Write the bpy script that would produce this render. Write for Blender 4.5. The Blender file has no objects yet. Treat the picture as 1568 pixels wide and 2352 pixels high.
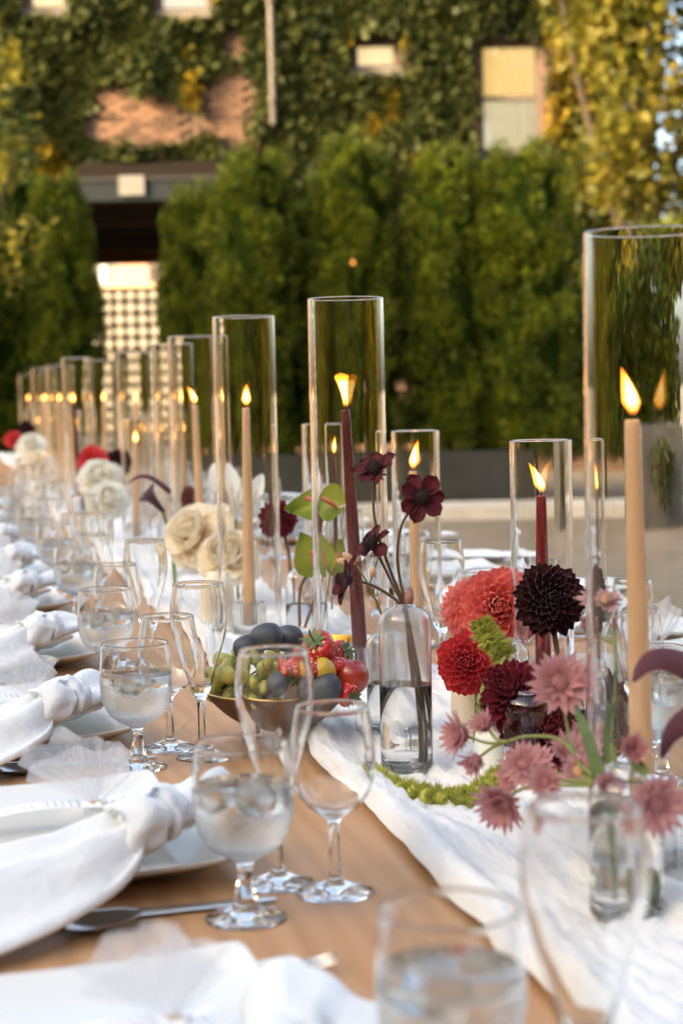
import bpy, math, random
import numpy as np
from mathutils import Vector, Matrix, Euler, noise

random.seed(7); rng = np.random.default_rng(7)
scene = bpy.context.scene
col = scene.collection
PI = math.pi
def rad(a): return math.radians(a)

# ------------------------------------------------------------------ camera
EYE = Vector((0, 0, 1.19))
pitch, roll = math.atan(281/4000.0), rad(1.2)
fwd = Vector((0, math.cos(pitch), -math.sin(pitch)))
up0 = Vector((0, math.sin(pitch), math.cos(pitch)))
rt0 = Vector((1, 0, 0))
rt = rt0*math.cos(roll) - up0*math.sin(roll)
up = rt0*math.sin(roll) + up0*math.cos(roll)
cam_data = bpy.data.cameras.new('camera')
cam_data.sensor_fit = 'HORIZONTAL'; cam_data.sensor_width = 24.0
cam_data.lens = 24.0*4000/1568
cam_data.clip_start = 0.05; cam_data.clip_end = 2000
cam_data.dof.use_dof = True
cam_data.dof.focus_distance = 2.12
cam_data.dof.aperture_fstop = 5.7
cam = bpy.data.objects.new('camera', cam_data); col.objects.link(cam)
m = Matrix((rt, up, -fwd)).transposed().to_4x4(); m.translation = EYE
cam.matrix_world = m
scene.camera = cam

# ------------------------------------------------------------------ daylight
SUN_DIR = Vector((-0.80, -0.52, 0.31)).normalized()      # towards the sun
world = bpy.data.worlds.new('World'); scene.world = world; world.use_nodes = True
wn = world.node_tree; wn.nodes.clear()
sky = wn.nodes.new('ShaderNodeTexSky'); sky.sky_type = 'NISHITA'; sky.sun_disc = False
sky.sun_elevation = math.asin(SUN_DIR.z); sky.sun_rotation = math.atan2(SUN_DIR.x, SUN_DIR.y)
sky.air_density = 0.6; sky.dust_density = 5.0; sky.ozone_density = 0.3
bg = wn.nodes.new('ShaderNodeBackground'); bg.inputs['Strength'].default_value = 0.15
wo = wn.nodes.new('ShaderNodeOutputWorld')
wn.links.new(sky.outputs[0], bg.inputs[0]); wn.links.new(bg.outputs[0], wo.inputs[0])
sd = bpy.data.lights.new('sun', 'SUN'); sd.energy = 2.0; sd.angle = rad(8); sd.color = (1, .70, .40)
sun = bpy.data.objects.new('sun', sd); col.objects.link(sun)
sun.rotation_euler = SUN_DIR.to_track_quat('Z', 'Y').to_euler()
vs = scene.view_settings
vs.view_transform = 'Standard'; vs.look = 'None'; vs.gamma = 1.0; vs.use_curve_mapping = False
vs.exposure = 2.58
vs.use_white_balance = True; vs.white_balance_temperature = 7450; vs.white_balance_tint = 4
cy = scene.cycles
cy.max_bounces = 24; cy.transmission_bounces = 24; cy.glossy_bounces = 8; cy.diffuse_bounces = 4
cy.transparent_max_bounces = 48; cy.sample_clamp_indirect = 6.0; cy.blur_glossy = 0.5
cy.caustics_refractive = True; cy.caustics_reflective = False
cy.use_denoising = True

# ------------------------------------------------------------------ table frame (s across, t along)
TH = rad(12.9); TZ = 0.76
CT, ST = math.cos(TH), math.sin(TH)
def tw(s, t, z=0.0): return Vector((s*CT - t*ST, s*ST + t*CT, TZ + z))

# ------------------------------------------------------------------ mesh helpers
class MB:
    def __init__(self): self.v = []; self.f = []; self.mi = []; self.cur = 0
    def add(self, vs, fs):
        n = len(self.v); self.v.extend(tuple(p) for p in vs)
        for f in fs: self.f.append(tuple(i+n for i in f)); self.mi.append(self.cur)
        return self
    def grid(self, pts, cu=False, cv=False):
        nu, nv = len(pts), len(pts[0]); fs = []
        for i in range(nu if cu else nu-1):
            for j in range(nv if cv else nv-1):
                a = i*nv+j; b = ((i+1) % nu)*nv+j; c = ((i+1) % nu)*nv+(j+1) % nv; d = i*nv+(j+1) % nv
                fs.append((a, b, c, d))
        return self.add([p for r in pts for p in r], fs)
    def lathe(self, prof, seg=40, mat=None):
        prof = list(prof); vs = []; fs = []; idx = []
        for r, z in prof:
            if r < 1e-6: idx.append([len(vs)]); vs.append((0, 0, z))
            else:
                st = len(vs); idx.append(list(range(st, st+seg)))
                for k in range(seg):
                    a = 2*PI*k/seg; vs.append((r*math.cos(a), r*math.sin(a), z))
        for a, b in zip(idx[:-1], idx[1:]):
            for k in range(seg):
                k2 = (k+1) % seg
                if len(a) == 1 and len(b) == 1: continue
                if len(a) == 1: fs.append((a[0], b[k2], b[k]))
                elif len(b) == 1: fs.append((a[k], a[k2], b[0]))
                else: fs.append((a[k], a[k2], b[k2], b[k]))
        if mat is not None: vs = [tuple(mat @ Vector(p)) for p in vs]
        return self.add(vs, fs)
    def tube(self, path, radii, seg=8, cap=True, flat=1.0):
        path = [Vector(p) for p in path]; n = len(path)
        if not hasattr(radii, '__len__'): radii = [radii]*n
        T = [(path[min(i+1, n-1)]-path[max(i-1, 0)]).normalized() for i in range(n)]
        ref = Vector((0, 0, 1)) if abs(T[0].z) < .9 else Vector((1, 0, 0))
        N = (ref - T[0]*ref.dot(T[0])).normalized(); rings = []
        for i in range(n):
            N = (N - T[i]*N.dot(T[i])).normalized(); B = T[i].cross(N)
            rings.append([path[i] + (N*math.cos(2*PI*k/seg)*flat + B*math.sin(2*PI*k/seg))*radii[i] for k in range(seg)])
        base = len(self.v); self.grid(rings, False, True)
        if cap:
            self.f.append(tuple(base+k for k in reversed(range(seg)))); self.mi.append(self.cur)
            self.f.append(tuple(base+(n-1)*seg+k for k in range(seg))); self.mi.append(self.cur)
        return self
    def box(self, c, h, rot=None):
        vs = []
        for x in (-1, 1):
            for y in (-1, 1):
                for z in (-1, 1):
                    p = Vector((x*h[0], y*h[1], z*h[2]))
                    if rot is not None: p = rot @ p
                    vs.append(p + Vector(c))
        return self.add(vs, [(0,1,3,2),(4,6,7,5),(0,4,5,1),(2,3,7,6),(0,2,6,4),(1,5,7,3)])
    def ball(self, c, r, seg=12, rings=8, rot=None):
        if not hasattr(r, '__len__'): r = (r, r, r)
        pr = [(math.sin(PI*i/rings), -math.cos(PI*i/rings)) for i in range(rings+1)]
        M = Matrix.Translation(c) @ (rot.to_4x4() if rot is not None else Matrix()) @ Matrix.Diagonal((*r, 1))
        return self.lathe([(max(a, 0) if 0 < i < rings else 0, b) for i, (a, b) in enumerate(pr)], seg, M)
    def mesh(self, name, mats=None, smooth=True):
        me = bpy.data.meshes.new(name); me.from_pydata(self.v, [], self.f); me.update()
        if smooth: me.polygons.foreach_set('use_smooth', [True]*len(me.polygons))
        if mats:
            for mt in mats: me.materials.append(mt)
            if max(self.mi or [0]) > 0: me.polygons.foreach_set('material_index', self.mi)
        return me

def link(name, data=None, parent=None, loc=None, rot=None, scale=None, mat4=None):
    o = bpy.data.objects.new(name, data); col.objects.link(o)
    if parent is not None: o.parent = parent
    if mat4 is not None: o.matrix_local = mat4
    if loc is not None: o.location = loc
    if rot is not None: o.rotation_euler = rot
    if scale is not None: o.scale = scale if hasattr(scale, '__len__') else (scale,)*3
    return o
def part(name, mb, mat, parent, smooth=True, **k):
    return link(name, mb.mesh(name, [mat], smooth), parent, **k)
def tag(o, label=None, cat=None, group=None, kind=None):
    if label: o['label'] = label
    if cat: o['category'] = cat
    if group: o['group'] = group
    if kind: o['kind'] = kind
    return o
def thing(name, label, cat, loc=(0, 0, 0), rz=0.0, group=None, data=None):
    o = link(name, data, loc=loc, rot=(0, 0, rz)); return tag(o, label, cat, group)
def copy_tree(o, parent=None):
    c = o.copy(); col.objects.link(c); c.parent = parent
    for ch in list(o.children): copy_tree(ch, c)
    return c
def text_part(name, curve, parent, **k):
    tmp = bpy.data.objects.new('tmp', curve); col.objects.link(tmp)
    me = bpy.data.meshes.new_from_object(tmp.evaluated_get(bpy.context.evaluated_depsgraph_get()))
    bpy.data.objects.remove(tmp); me.name = name
    if not me.materials: me.materials.append(curve.materials[0])
    return link(name, me, parent, **k)
ORD = ['first','second','third','fourth','fifth','sixth','seventh','eighth','ninth','tenth','eleventh','twelfth','thirteenth','fourteenth','fifteenth','sixteenth']

def smooth_prof(pts, n=6):
    """Catmull-Rom through profile points"""
    P = [Vector((p[0], p[1], 0)) for p in pts]; out = []
    for i in range(len(P)-1):
        p0 = P[max(i-1, 0)]; p1 = P[i]; p2 = P[i+1]; p3 = P[min(i+2, len(P)-1)]
        for k in range(n):
            t = k/n
            q = .5*((2*p1)+(p2-p0)*t+(2*p0-5*p1+4*p2-p3)*t*t+(3*p1-p0-3*p2+p3)*t**3)
            out.append((max(q.x, 0), q.y))
    out.append((P[-1].x, P[-1].y)); return out
def spline(pts, n=8):
    P = [Vector(p) for p in pts]; out = []
    for i in range(len(P)-1):
        p0 = P[max(i-1, 0)]; p1 = P[i]; p2 = P[i+1]; p3 = P[min(i+2, len(P)-1)]
        for k in range(n):
            t = k/n
            out.append(.5*((2*p1)+(p2-p0)*t+(2*p0-5*p1+4*p2-p3)*t*t+(3*p1-p0-3*p2+p3)*t**3))
    out.append(P[-1]); return out
def lerp(a, b, t): return a+(b-a)*t

# ------------------------------------------------------------------ materials
def newmat(name):
    mt = bpy.data.materials.new(name); mt.use_nodes = True
    nt = mt.node_tree; nt.nodes.clear()
    out = nt.nodes.new('ShaderNodeOutputMaterial')
    return mt, nt, out
def N(nt, t, **kw):
    n = nt.nodes.new(t)
    for k, v in kw.items(): setattr(n, k, v)
    return n
def ramp(nt, fac, stops):
    r = N(nt, 'ShaderNodeValToRGB'); e = r.color_ramp.elements
    while len(e) < len(stops): e.new(.5)
    for el, (p, c) in zip(e, stops): el.position = p; el.color = (*c, 1) if len(c) == 3 else c
    nt.links.new(fac, r.inputs[0]); return r.outputs[0]
def pmat(name, c1, c2=None, scale=8.0, rough=.5, bump=0.0, bscale=None, metal=0.0, sss=0.0, spec=.5, coat=0.0, glow=None, island=False, stretch=None, detail=4, sheen=0.0, trans=0.0):
    """principled surface; c1..c2 mixed by noise (or per leaf island)"""
    mt, nt, out = newmat(name)
    b = N(nt, 'ShaderNodeBsdfPrincipled'); nt.links.new(b.outputs[0], out.inputs[0])
    b.inputs['Roughness'].default_value = rough; b.inputs['Metallic'].default_value = metal
    b.inputs['Specular IOR Level'].default_value = spec
    b.inputs['Coat Weight'].default_value = coat
    b.inputs['Sheen Weight'].default_value = sheen
    b.inputs['Transmission Weight'].default_value = trans
    if glow: b.inputs['Emission Color'].default_value = (*glow[0], 1); b.inputs['Emission Strength'].default_value = glow[1]
    if sss: b.inputs['Subsurface Weight'].default_value = sss; b.inputs['Subsurface Radius'].default_value = (.012, .006, .003); b.inputs['Subsurface Scale'].default_value = 1.0
    tc = N(nt, 'ShaderNodeTexCoord'); src = tc.outputs['Object']
    if stretch:
        mp = N(nt, 'ShaderNodeMapping'); mp.inputs['Scale'].default_value = stretch
        nt.links.new(src, mp.inputs[0]); src = mp.outputs[0]
    ns = N(nt, 'ShaderNodeTexNoise'); ns.inputs['Scale'].default_value = scale; ns.inputs['Detail'].default_value = detail
    nt.links.new(src, ns.inputs['Vector'])
    if c2 is None: b.inputs['Base Color'].default_value = (*c1, 1)
    elif island:
        g = N(nt, 'ShaderNodeNewGeometry')
        mx = N(nt, 'ShaderNodeMath', operation='MULTIPLY_ADD'); nt.links.new(ns.outputs[0], mx.inputs[0]); mx.inputs[1].default_value = .8
        sub = N(nt, 'ShaderNodeMath', operation='MULTIPLY_ADD'); nt.links.new(g.outputs['Random Per Island'], sub.inputs[0]); sub.inputs[1].default_value = .7; sub.inputs[2].default_value = -.25
        nt.links.new(sub.outputs[0], mx.inputs[2])
        nt.links.new(ramp(nt, mx.outputs[0], [(.1, c1), (.9, c2)]), b.inputs['Base Color'])
    else: nt.links.new(ramp(nt, ns.outputs[0], [(.3, c1), (.7, c2)]), b.inputs['Base Color'])
    if bump:
        n2 = N(nt, 'ShaderNodeTexNoise'); n2.inputs['Scale'].default_value = bscale or scale*4; n2.inputs['Detail'].default_value = 5
        nt.links.new(src, n2.inputs['Vector'])
        bp = N(nt, 'ShaderNodeBump'); bp.inputs['Strength'].default_value = bump; bp.inputs['Distance'].default_value = .01
        nt.links.new(n2.outputs[0], bp.inputs['Height']); nt.links.new(bp.outputs[0], b.inputs['Normal'])
    return mt
def leafmat(name, c1, c2, transl=.35, rough=.5, nscale=1.6):
    """leaf or petal: diffuse plus light let through, colour varied per leaf"""
    mt, nt, out = newmat(name)
    b = N(nt, 'ShaderNodeBsdfPrincipled'); b.inputs['Roughness'].default_value = rough; b.inputs['Specular IOR Level'].default_value = .3
    tr = N(nt, 'ShaderNodeBsdfTranslucent'); mix = N(nt, 'ShaderNodeMixShader'); mix.inputs[0].default_value = transl
    g = N(nt, 'ShaderNodeNewGeometry'); oi = N(nt, 'ShaderNodeObjectInfo'); tc = N(nt, 'ShaderNodeTexCoord')
    ns = N(nt, 'ShaderNodeTexNoise'); ns.inputs['Scale'].default_value = nscale; nt.links.new(tc.outputs['Object'], ns.inputs['Vector'])
    a = N(nt, 'ShaderNodeMath', operation='MULTIPLY_ADD'); nt.links.new(g.outputs['Random Per Island'], a.inputs[0]); a.inputs[1].default_value = .55; a.inputs[2].default_value = -.28
    c = N(nt, 'ShaderNodeMath', operation='ADD'); nt.links.new(a.outputs[0], c.inputs[0]); nt.links.new(ns.outputs[0], c.inputs[1])
    colr = ramp(nt, c.outputs[0], [(.25, c1), (.8, c2)])
    nt.links.new(colr, b.inputs['Base Color']); nt.links.new(colr, tr.inputs['Color'])
    nt.links.new(b.outputs[0], mix.inputs[1]); nt.links.new(tr.outputs[0], mix.inputs[2]); nt.links.new(mix.outputs[0], out.inputs[0])
    return mt
def petalmat(name, inner, outer, transl=.3, rough=.55, streak=.0):
    """petal: colour runs from base (z=0) to tip (z=1 of the generated box), lightly veined"""
    mt, nt, out = newmat(name)
    b = N(nt, 'ShaderNodeBsdfPrincipled'); b.inputs['Roughness'].default_value = rough; b.inputs['Specular IOR Level'].default_value = .25
    b.inputs['Sheen Weight'].default_value = .15
    tr = N(nt, 'ShaderNodeBsdfTranslucent'); mix = N(nt, 'ShaderNodeMixShader'); mix.inputs[0].default_value = transl
    tc = N(nt, 'ShaderNodeTexCoord'); sp = N(nt, 'ShaderNodeSeparateXYZ'); nt.links.new(tc.outputs['Generated'], sp.inputs[0])
    mp = N(nt, 'ShaderNodeMapping'); mp.inputs['Scale'].default_value = (9, 9, .8); nt.links.new(tc.outputs['Generated'], mp.inputs[0])
    ns = N(nt, 'ShaderNodeTexNoise'); ns.inputs['Scale'].default_value = 2.5; nt.links.new(mp.outputs[0], ns.inputs['Vector'])
    oi = N(nt, 'ShaderNodeObjectInfo')
    a = N(nt, 'ShaderNodeMath', operation='MULTIPLY_ADD'); nt.links.new(ns.outputs[0], a.inputs[0]); a.inputs[1].default_value = .5; nt.links.new(sp.outputs[2], a.inputs[2])
    c = N(nt, 'ShaderNodeMath', operation='MULTIPLY_ADD'); nt.links.new(oi.outputs['Random'], c.inputs[0]); c.inputs[1].default_value = .3; nt.links.new(a.outputs[0], c.inputs[2])
    colr = ramp(nt, c.outputs[0], [(.35, inner), (1.35/1.5, outer)])
    nt.links.new(colr, b.inputs['Base Color']); nt.links.new(colr, tr.inputs['Color'])
    nt.links.new(b.outputs[0], mix.inputs[1]); nt.links.new(tr.outputs[0], mix.inputs[2]); nt.links.new(mix.outputs[0], out.inputs[0])
    return mt
def glassmat(name, color=(1, 1, 1), ior=1.5, rough=0.0, fog=None):
    """clear glass; fog=(z0,z1,roughness,milk) gives the misted zone of a vessel by height"""
    mt, nt, out = newmat(name)
    g = N(nt, 'ShaderNodeBsdfGlass'); g.inputs['IOR'].default_value = ior; g.inputs['Color'].default_value = (*color, 1); g.inputs['Roughness'].default_value = rough
    if fog is None:
        nt.links.new(g.outputs[0], out.inputs[0]); return mt
    z0, z1, fr, milk = fog[:4]
    tc = N(nt, 'ShaderNodeTexCoord'); sp = N(nt, 'ShaderNodeSeparateXYZ'); nt.links.new(tc.outputs['Object'], sp.inputs[0])
    mr = N(nt, 'ShaderNodeMapRange'); mr.interpolation_type = 'SMOOTHSTEP'
    mr.inputs['From Min'].default_value = z0; mr.inputs['From Max'].default_value = z1; nt.links.new(sp.outputs[2], mr.inputs['Value'])
    ns = N(nt, 'ShaderNodeTexNoise'); ns.inputs['Scale'].default_value = 60; ns.inputs['Detail'].default_value = 6; nt.links.new(tc.outputs['Object'], ns.inputs['Vector'])
    mm = N(nt, 'ShaderNodeMapRange'); mm.inputs['From Min'].default_value = .2; mm.inputs['From Max'].default_value = .6; mm.inputs['To Min'].default_value = .45; nt.links.new(ns.outputs[0], mm.inputs['Value'])
    mu = N(nt, 'ShaderNodeMath', operation='MULTIPLY'); nt.links.new(mr.outputs[0], mu.inputs[0]); nt.links.new(mm.outputs[0], mu.inputs[1])
    rr = N(nt, 'ShaderNodeMath', operation='MULTIPLY'); nt.links.new(mu.outputs[0], rr.inputs[0]); rr.inputs[1].default_value = fr
    nt.links.new(rr.outputs[0], g.inputs['Roughness'])
    vo = N(nt, 'ShaderNodeTexVoronoi'); vo.inputs['Scale'].default_value = 420; nt.links.new(tc.outputs['Object'], vo.inputs['Vector'])
    bp = N(nt, 'ShaderNodeBump'); bp.inputs['Distance'].default_value = .0006; nt.links.new(vo.outputs['Distance'], bp.inputs['Height']); nt.links.new(mu.outputs[0], bp.inputs['Strength'])
    if len(fog) == 4: nt.links.new(bp.outputs[0], g.inputs['Normal'])
    t1 = N(nt, 'ShaderNodeBsdfTranslucent'); t1.inputs['Color'].default_value = (.92, .91, .89, 1)
    t2 = N(nt, 'ShaderNodeBsdfDiffuse'); t2.inputs['Color'].default_value = (.92, .91, .89, 1)
    tr = N(nt, 'ShaderNodeMixShader'); tr.inputs[0].default_value = .5; nt.links.new(t1.outputs[0], tr.inputs[1]); nt.links.new(t2.outputs[0], tr.inputs[2])
    mix = N(nt, 'ShaderNodeMixShader'); m2 = N(nt, 'ShaderNodeMath', operation='MULTIPLY'); nt.links.new(mu.outputs[0], m2.inputs[0]); m2.inputs[1].default_value = milk
    nt.links.new(m2.outputs[0], mix.inputs[0]); nt.links.new(g.outputs[0], mix.inputs[1]); nt.links.new(tr.outputs[0], mix.inputs[2]); nt.links.new(mix.outputs[0], out.inputs[0])
    return mt
def thinglass(name):
    mt, nt, out = newmat(name)
    t = N(nt, 'ShaderNodeBsdfTransparent'); t.inputs['Color'].default_value = (.93, .95, .93, 1); g = N(nt, 'ShaderNodeBsdfGlossy'); g.inputs['Roughness'].default_value = .03
    f = N(nt, 'ShaderNodeFresnel'); f.inputs['IOR'].default_value = 1.6; mx = N(nt, 'ShaderNodeMixShader')
    nt.links.new(f.outputs[0], mx.inputs[0]); nt.links.new(t.outputs[0], mx.inputs[1]); nt.links.new(g.outputs[0], mx.inputs[2]); nt.links.new(mx.outputs[0], out.inputs[0]); return mt
def emitmat(name, stops, strength, alpha=1.0):
    """flame: colour by height of the flame's own box, partly see-through"""
    mt, nt, out = newmat(name)
    tc = N(nt, 'ShaderNodeTexCoord'); sp = N(nt, 'ShaderNodeSeparateXYZ'); nt.links.new(tc.outputs['Generated'], sp.inputs[0])
    e = N(nt, 'ShaderNodeEmission'); e.inputs['Strength'].default_value = strength
    nt.links.new(ramp(nt, sp.outputs[2], [(p, c) for p, c, _ in stops]), e.inputs['Color'])
    t = N(nt, 'ShaderNodeBsdfTransparent'); mix = N(nt, 'ShaderNodeMixShader')
    nt.links.new(ramp(nt, sp.outputs[2], [(p, (a, a, a)) for p, _, a in stops]), mix.inputs[0])
    nt.links.new(t.outputs[0], mix.inputs[1]); nt.links.new(e.outputs[0], mix.inputs[2]); nt.links.new(mix.outputs[0], out.inputs[0])
    return mt

# ================================================================== SETTING
M_ground = pmat('gravel_ground', (.15, .115, .082), (.225, .182, .132), scale=1.1, rough=.95, bump=.5, bscale=60)
M_kerb = pmat('pale_kerb_stone', (.42, .38, .33), (.55, .51, .45), scale=5, rough=.9, bump=.3, bscale=40)
M_planter = pmat('charcoal_planter', (.026, .027, .024), (.036, .037, .033), scale=3, rough=.8, spec=.15)
M_soil = pmat('soil', (.03, .02, .013), (.06, .04, .025), scale=20, rough=1)
M_thuja = leafmat('thuja_leaf', (.018, .032, .003), (.195, .235, .015), .4, nscale=4.5)
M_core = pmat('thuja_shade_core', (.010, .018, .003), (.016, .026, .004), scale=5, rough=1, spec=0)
M_bark = pmat('bark', (.035, .024, .016), (.07, .05, .034), scale=9, rough=.95, bump=.6, stretch=(4, 4, .6))
M_ivy = leafmat('ivy_leaf', (.030, .043, .013), (.088, .102, .028), .3)
M_ivy2 = leafmat('turning_ivy_leaf', (.11, .10, .012), (.30, .20, .020), .35)
M_autumn = leafmat('autumn_leaf', (.07, .085, .012), (.21, .165, .018), .4)
M_vine = leafmat('yellowing_vine_leaf', (.06, .095, .02), (.50, .38, .045), .45)
M_mortar = None

def brickmat(name, c1, c2, mortar):
    mt, nt, out = newmat(name)
    b = N(nt, 'ShaderNodeBsdfPrincipled'); b.inputs['Roughness'].default_value = .9; nt.links.new(b.outputs[0], out.inputs[0])
    tc = N(nt, 'ShaderNodeTexCoord'); mp = N(nt, 'ShaderNodeMapping'); mp.inputs['Rotation'].default_value = (PI/2, 0, 0)
    nt.links.new(tc.outputs['Object'], mp.inputs[0])
    br = N(nt, 'ShaderNodeTexBrick'); br.inputs['Scale'].default_value = 1; br.inputs['Brick Width'].default_value = .22; br.inputs['Row Height'].default_value = .075
    br.inputs['Mortar Size'].default_value = .006; br.inputs['Color1'].default_value = (*c1, 1); br.inputs['Color2'].default_value = (*c2, 1); br.inputs['Mortar'].default_value = (*mortar, 1)
    nt.links.new(mp.outputs[0], br.inputs['Vector'])
    ns = N(nt, 'ShaderNodeTexNoise'); ns.inputs['Scale'].default_value = 1.3; nt.links.new(tc.outputs['Object'], ns.inputs['Vector'])
    mx = N(nt, 'ShaderNodeMix', data_type='RGBA', blend_type='MULTIPLY'); mx.inputs[0].default_value = .5
    nt.links.new(br.outputs['Color'], mx.inputs[6]); nt.links.new(ramp(nt, ns.outputs[0], [(.3, (.55, .5, .5)), (.7, (1, 1, 1))]), mx.inputs[7])
    nt.links.new(mx.outputs[2], b.inputs['Base Color']); return mt
M_brickwall = brickmat('old_brick_wall', (.09, .046, .032), (.15, .078, .052), (.20, .17, .14))
M_brick = pmat('old_brick', (.11, .064, .046), (.24, .140, .098), scale=1.7, rough=.92, bump=.3, bscale=60)
def vary(mt, amount=.6):
    nt = mt.node_tree; b = [n for n in nt.nodes if n.type == 'BSDF_PRINCIPLED'][0]; l = b.inputs['Base Color'].links[0]; src = l.from_socket
    oi = N(nt, 'ShaderNodeObjectInfo'); mx = N(nt, 'ShaderNodeMix', data_type='RGBA', blend_type='MULTIPLY'); mx.inputs[0].default_value = 1
    nt.links.new(src, mx.inputs[6]); nt.links.new(ramp(nt, oi.outputs['Random'], [(0, (1-amount,)*3), (1, (1.15, 1.1, 1.0))]), mx.inputs[7]); nt.links.new(mx.outputs[2], b.inputs['Base Color'])
vary(M_brick)
M_stone = pmat('window_stone', (.10, .085, .075), (.17, .15, .13), scale=4, rough=.85)
M_frame = pmat('painted_window_frame', (.10, .075, .06), (.15, .11, .09), scale=6, rough=.7)
M_curtain_glow = pmat('glowing_cream_curtain', (.84, .62, .32), (.90, .80, .62), scale=1.2, rough=.9, glow=((1, .64, .26), .15), stretch=(6, 1, .35))  # added glow and gold tint stand in for sky reflected in the panes
M_curtain_glow2 = pmat('glowing_pale_curtain', (.66, .60, .52), (.86, .80, .72), scale=1.6, rough=.9, glow=((1, .82, .60), .10), stretch=(9, 1, .3))  # fainter glow added so the curtain looks lit, no lamp behind it
M_pane = thinglass('window_glass')
M_pipe = pmat('galvanised_pipe', (.085, .075, .065), (.12, .105, .09), scale=6, rough=.6)
M_fascia = pmat('slate_blue_fascia', (.016, .021, .024), (.022, .028, .032), scale=3, rough=.8, spec=.1)
M_dark = pmat('dark_timber', (.012, .008, .006), (.025, .014, .009), scale=6, rough=.8)
M_lintel = pmat('orange_brown_lintel', (.22, .085, .03), (.30, .13, .05), scale=4, rough=.7)
M_shingle = pmat('weathered_shingle', (.008, .006, .005), (.026, .021, .017), scale=2.2, rough=.95, spec=.05)
M_white = pmat('white_render', (.27, .245, .205), (.32, .29, .245), scale=2, rough=.85)
M_pink = pmat('pink_brick_house', (.52, .27, .20), (.62, .34, .25), scale=2, rough=.9)
M_iron = pmat('black_iron', (.010, .010, .011), rough=.6)
M_sign = pmat('off_white_sign', (.15, .148, .14), (.18, .176, .168), scale=8, rough=.6)
M_ink = pmat('grey_sign_numeral', (.16, .15, .15), rough=.7)

# ---- ground: one sheet to the horizon
g = MB()
xs = [-400, -60, -20, -8, 0, 8, 20, 60, 400]; ys = [-400, -60, -20, -6, 0, 6, 12, 18, 26, 60, 700]
g.grid([[(x, y, 0) for y in ys] for x in reversed(xs)])
tag(part('ground', g, M_ground, None), kind='structure')
k = MB(); k.box((-1.0, 16.05, .055), (7.5, .45, .055))
tag(part('kerb', k, M_kerb, None, smooth=False), kind='structure')

# ---- leaf clouds
def leaf_cloud(mb, pts, nrm, size, jitter=.8, aspect=.55, droop=0.0):
    """small folded leaves: two faces meeting at the midrib"""
    pts = np.asarray(pts); n = len(pts)
    d = np.asarray(nrm) + rng.normal(0, jitter, (n, 3)); d[:, 2] -= droop
    d /= np.linalg.norm(d, axis=1)[:, None]+1e-9
    a = rng.normal(0, 1, (n, 3)); w = np.cross(d, a); w /= np.linalg.norm(w, axis=1)[:, None]+1e-9
    nn = np.cross(d, w)
    s = size*rng.uniform(.6, 1.35, n)[:, None]
    tip = pts + d*s; ml = pts + d*s*.45 + w*s*aspect*.5 + nn*s*.12; mr = pts + d*s*.45 - w*s*aspect*.5 + nn*s*.12
    b0 = len(mb.v)
    arr = np.stack([pts, ml, tip, mr], 1).reshape(-1, 3)
    mb.v.extend(map(tuple, arr))
    for i in range(n):
        o = b0+4*i; mb.f.append((o, o+1, o+2, o+3)); mb.mi.append(mb.cur)
def sphere_pts(n): 
    v = rng.normal(0, 1, (n, 3)); return v/np.linalg.norm(v, axis=1)[:, None]

# ---- clipped arborvitae trees behind the table
def thuja_meshes(seed, h=3.3, w=.56):
    """crown column (z from 0) of lumpy clumps of sprays, with a shaded core"""
    r_ = np.random.default_rng(seed)
    def rad_at(z, a):
        q = z/h
        return w*(.90+.12*math.sin(q*5+seed)) if q < .66 else w*(.90+.12*math.sin(.66*5+seed))*math.sqrt(max(0, 1-((q-.66)/.345)**2))
    clumps = []
    for i in range(210):
        z = h*(r_.uniform(.0, .965)); a = r_.uniform(0, 2*PI); R = rad_at(z, a)*r_.uniform(.76, 1.02)
        clumps.append((R*math.cos(a), R*math.sin(a), z, r_.uniform(.075, .17)))
    P = []; Nn = []
    for cx, cy_, cz, cr in clumps:
        n = int(125*(cr/.11)**1.6); d = sphere_pts(n)
        d[:, 2] *= 1.7
        P.append(np.array([cx, cy_, cz]) + d*cr*rng.uniform(.5, 1.0, (n, 1)))
        out_ = np.array([cx, cy_, .15]); out_ /= np.linalg.norm(out_)+1e-6
        Nn.append(d*.5 + out_*.5 + np.array([0, 0, .9]))
    mb = MB(); leaf_cloud(mb, np.concatenate(P), np.concatenate(Nn), .06, .4, .42)
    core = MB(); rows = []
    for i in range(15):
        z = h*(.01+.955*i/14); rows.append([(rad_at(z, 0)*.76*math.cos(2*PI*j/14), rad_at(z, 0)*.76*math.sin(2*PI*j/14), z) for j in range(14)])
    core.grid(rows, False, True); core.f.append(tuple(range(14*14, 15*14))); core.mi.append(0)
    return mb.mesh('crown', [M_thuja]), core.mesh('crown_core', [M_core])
thuja_var = [thuja_meshes(11), thuja_meshes(12), thuja_meshes(13)]
trunk_mb = MB(); trunk_mb.tube([(0, 0, -.75), (.02, 0, -.2), (-.01, .01, .5), (0, 0, 2.4)], [.075, .06, .055, .02], 10)
trunk_me = trunk_mb.mesh('trunk', [M_bark])
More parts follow.
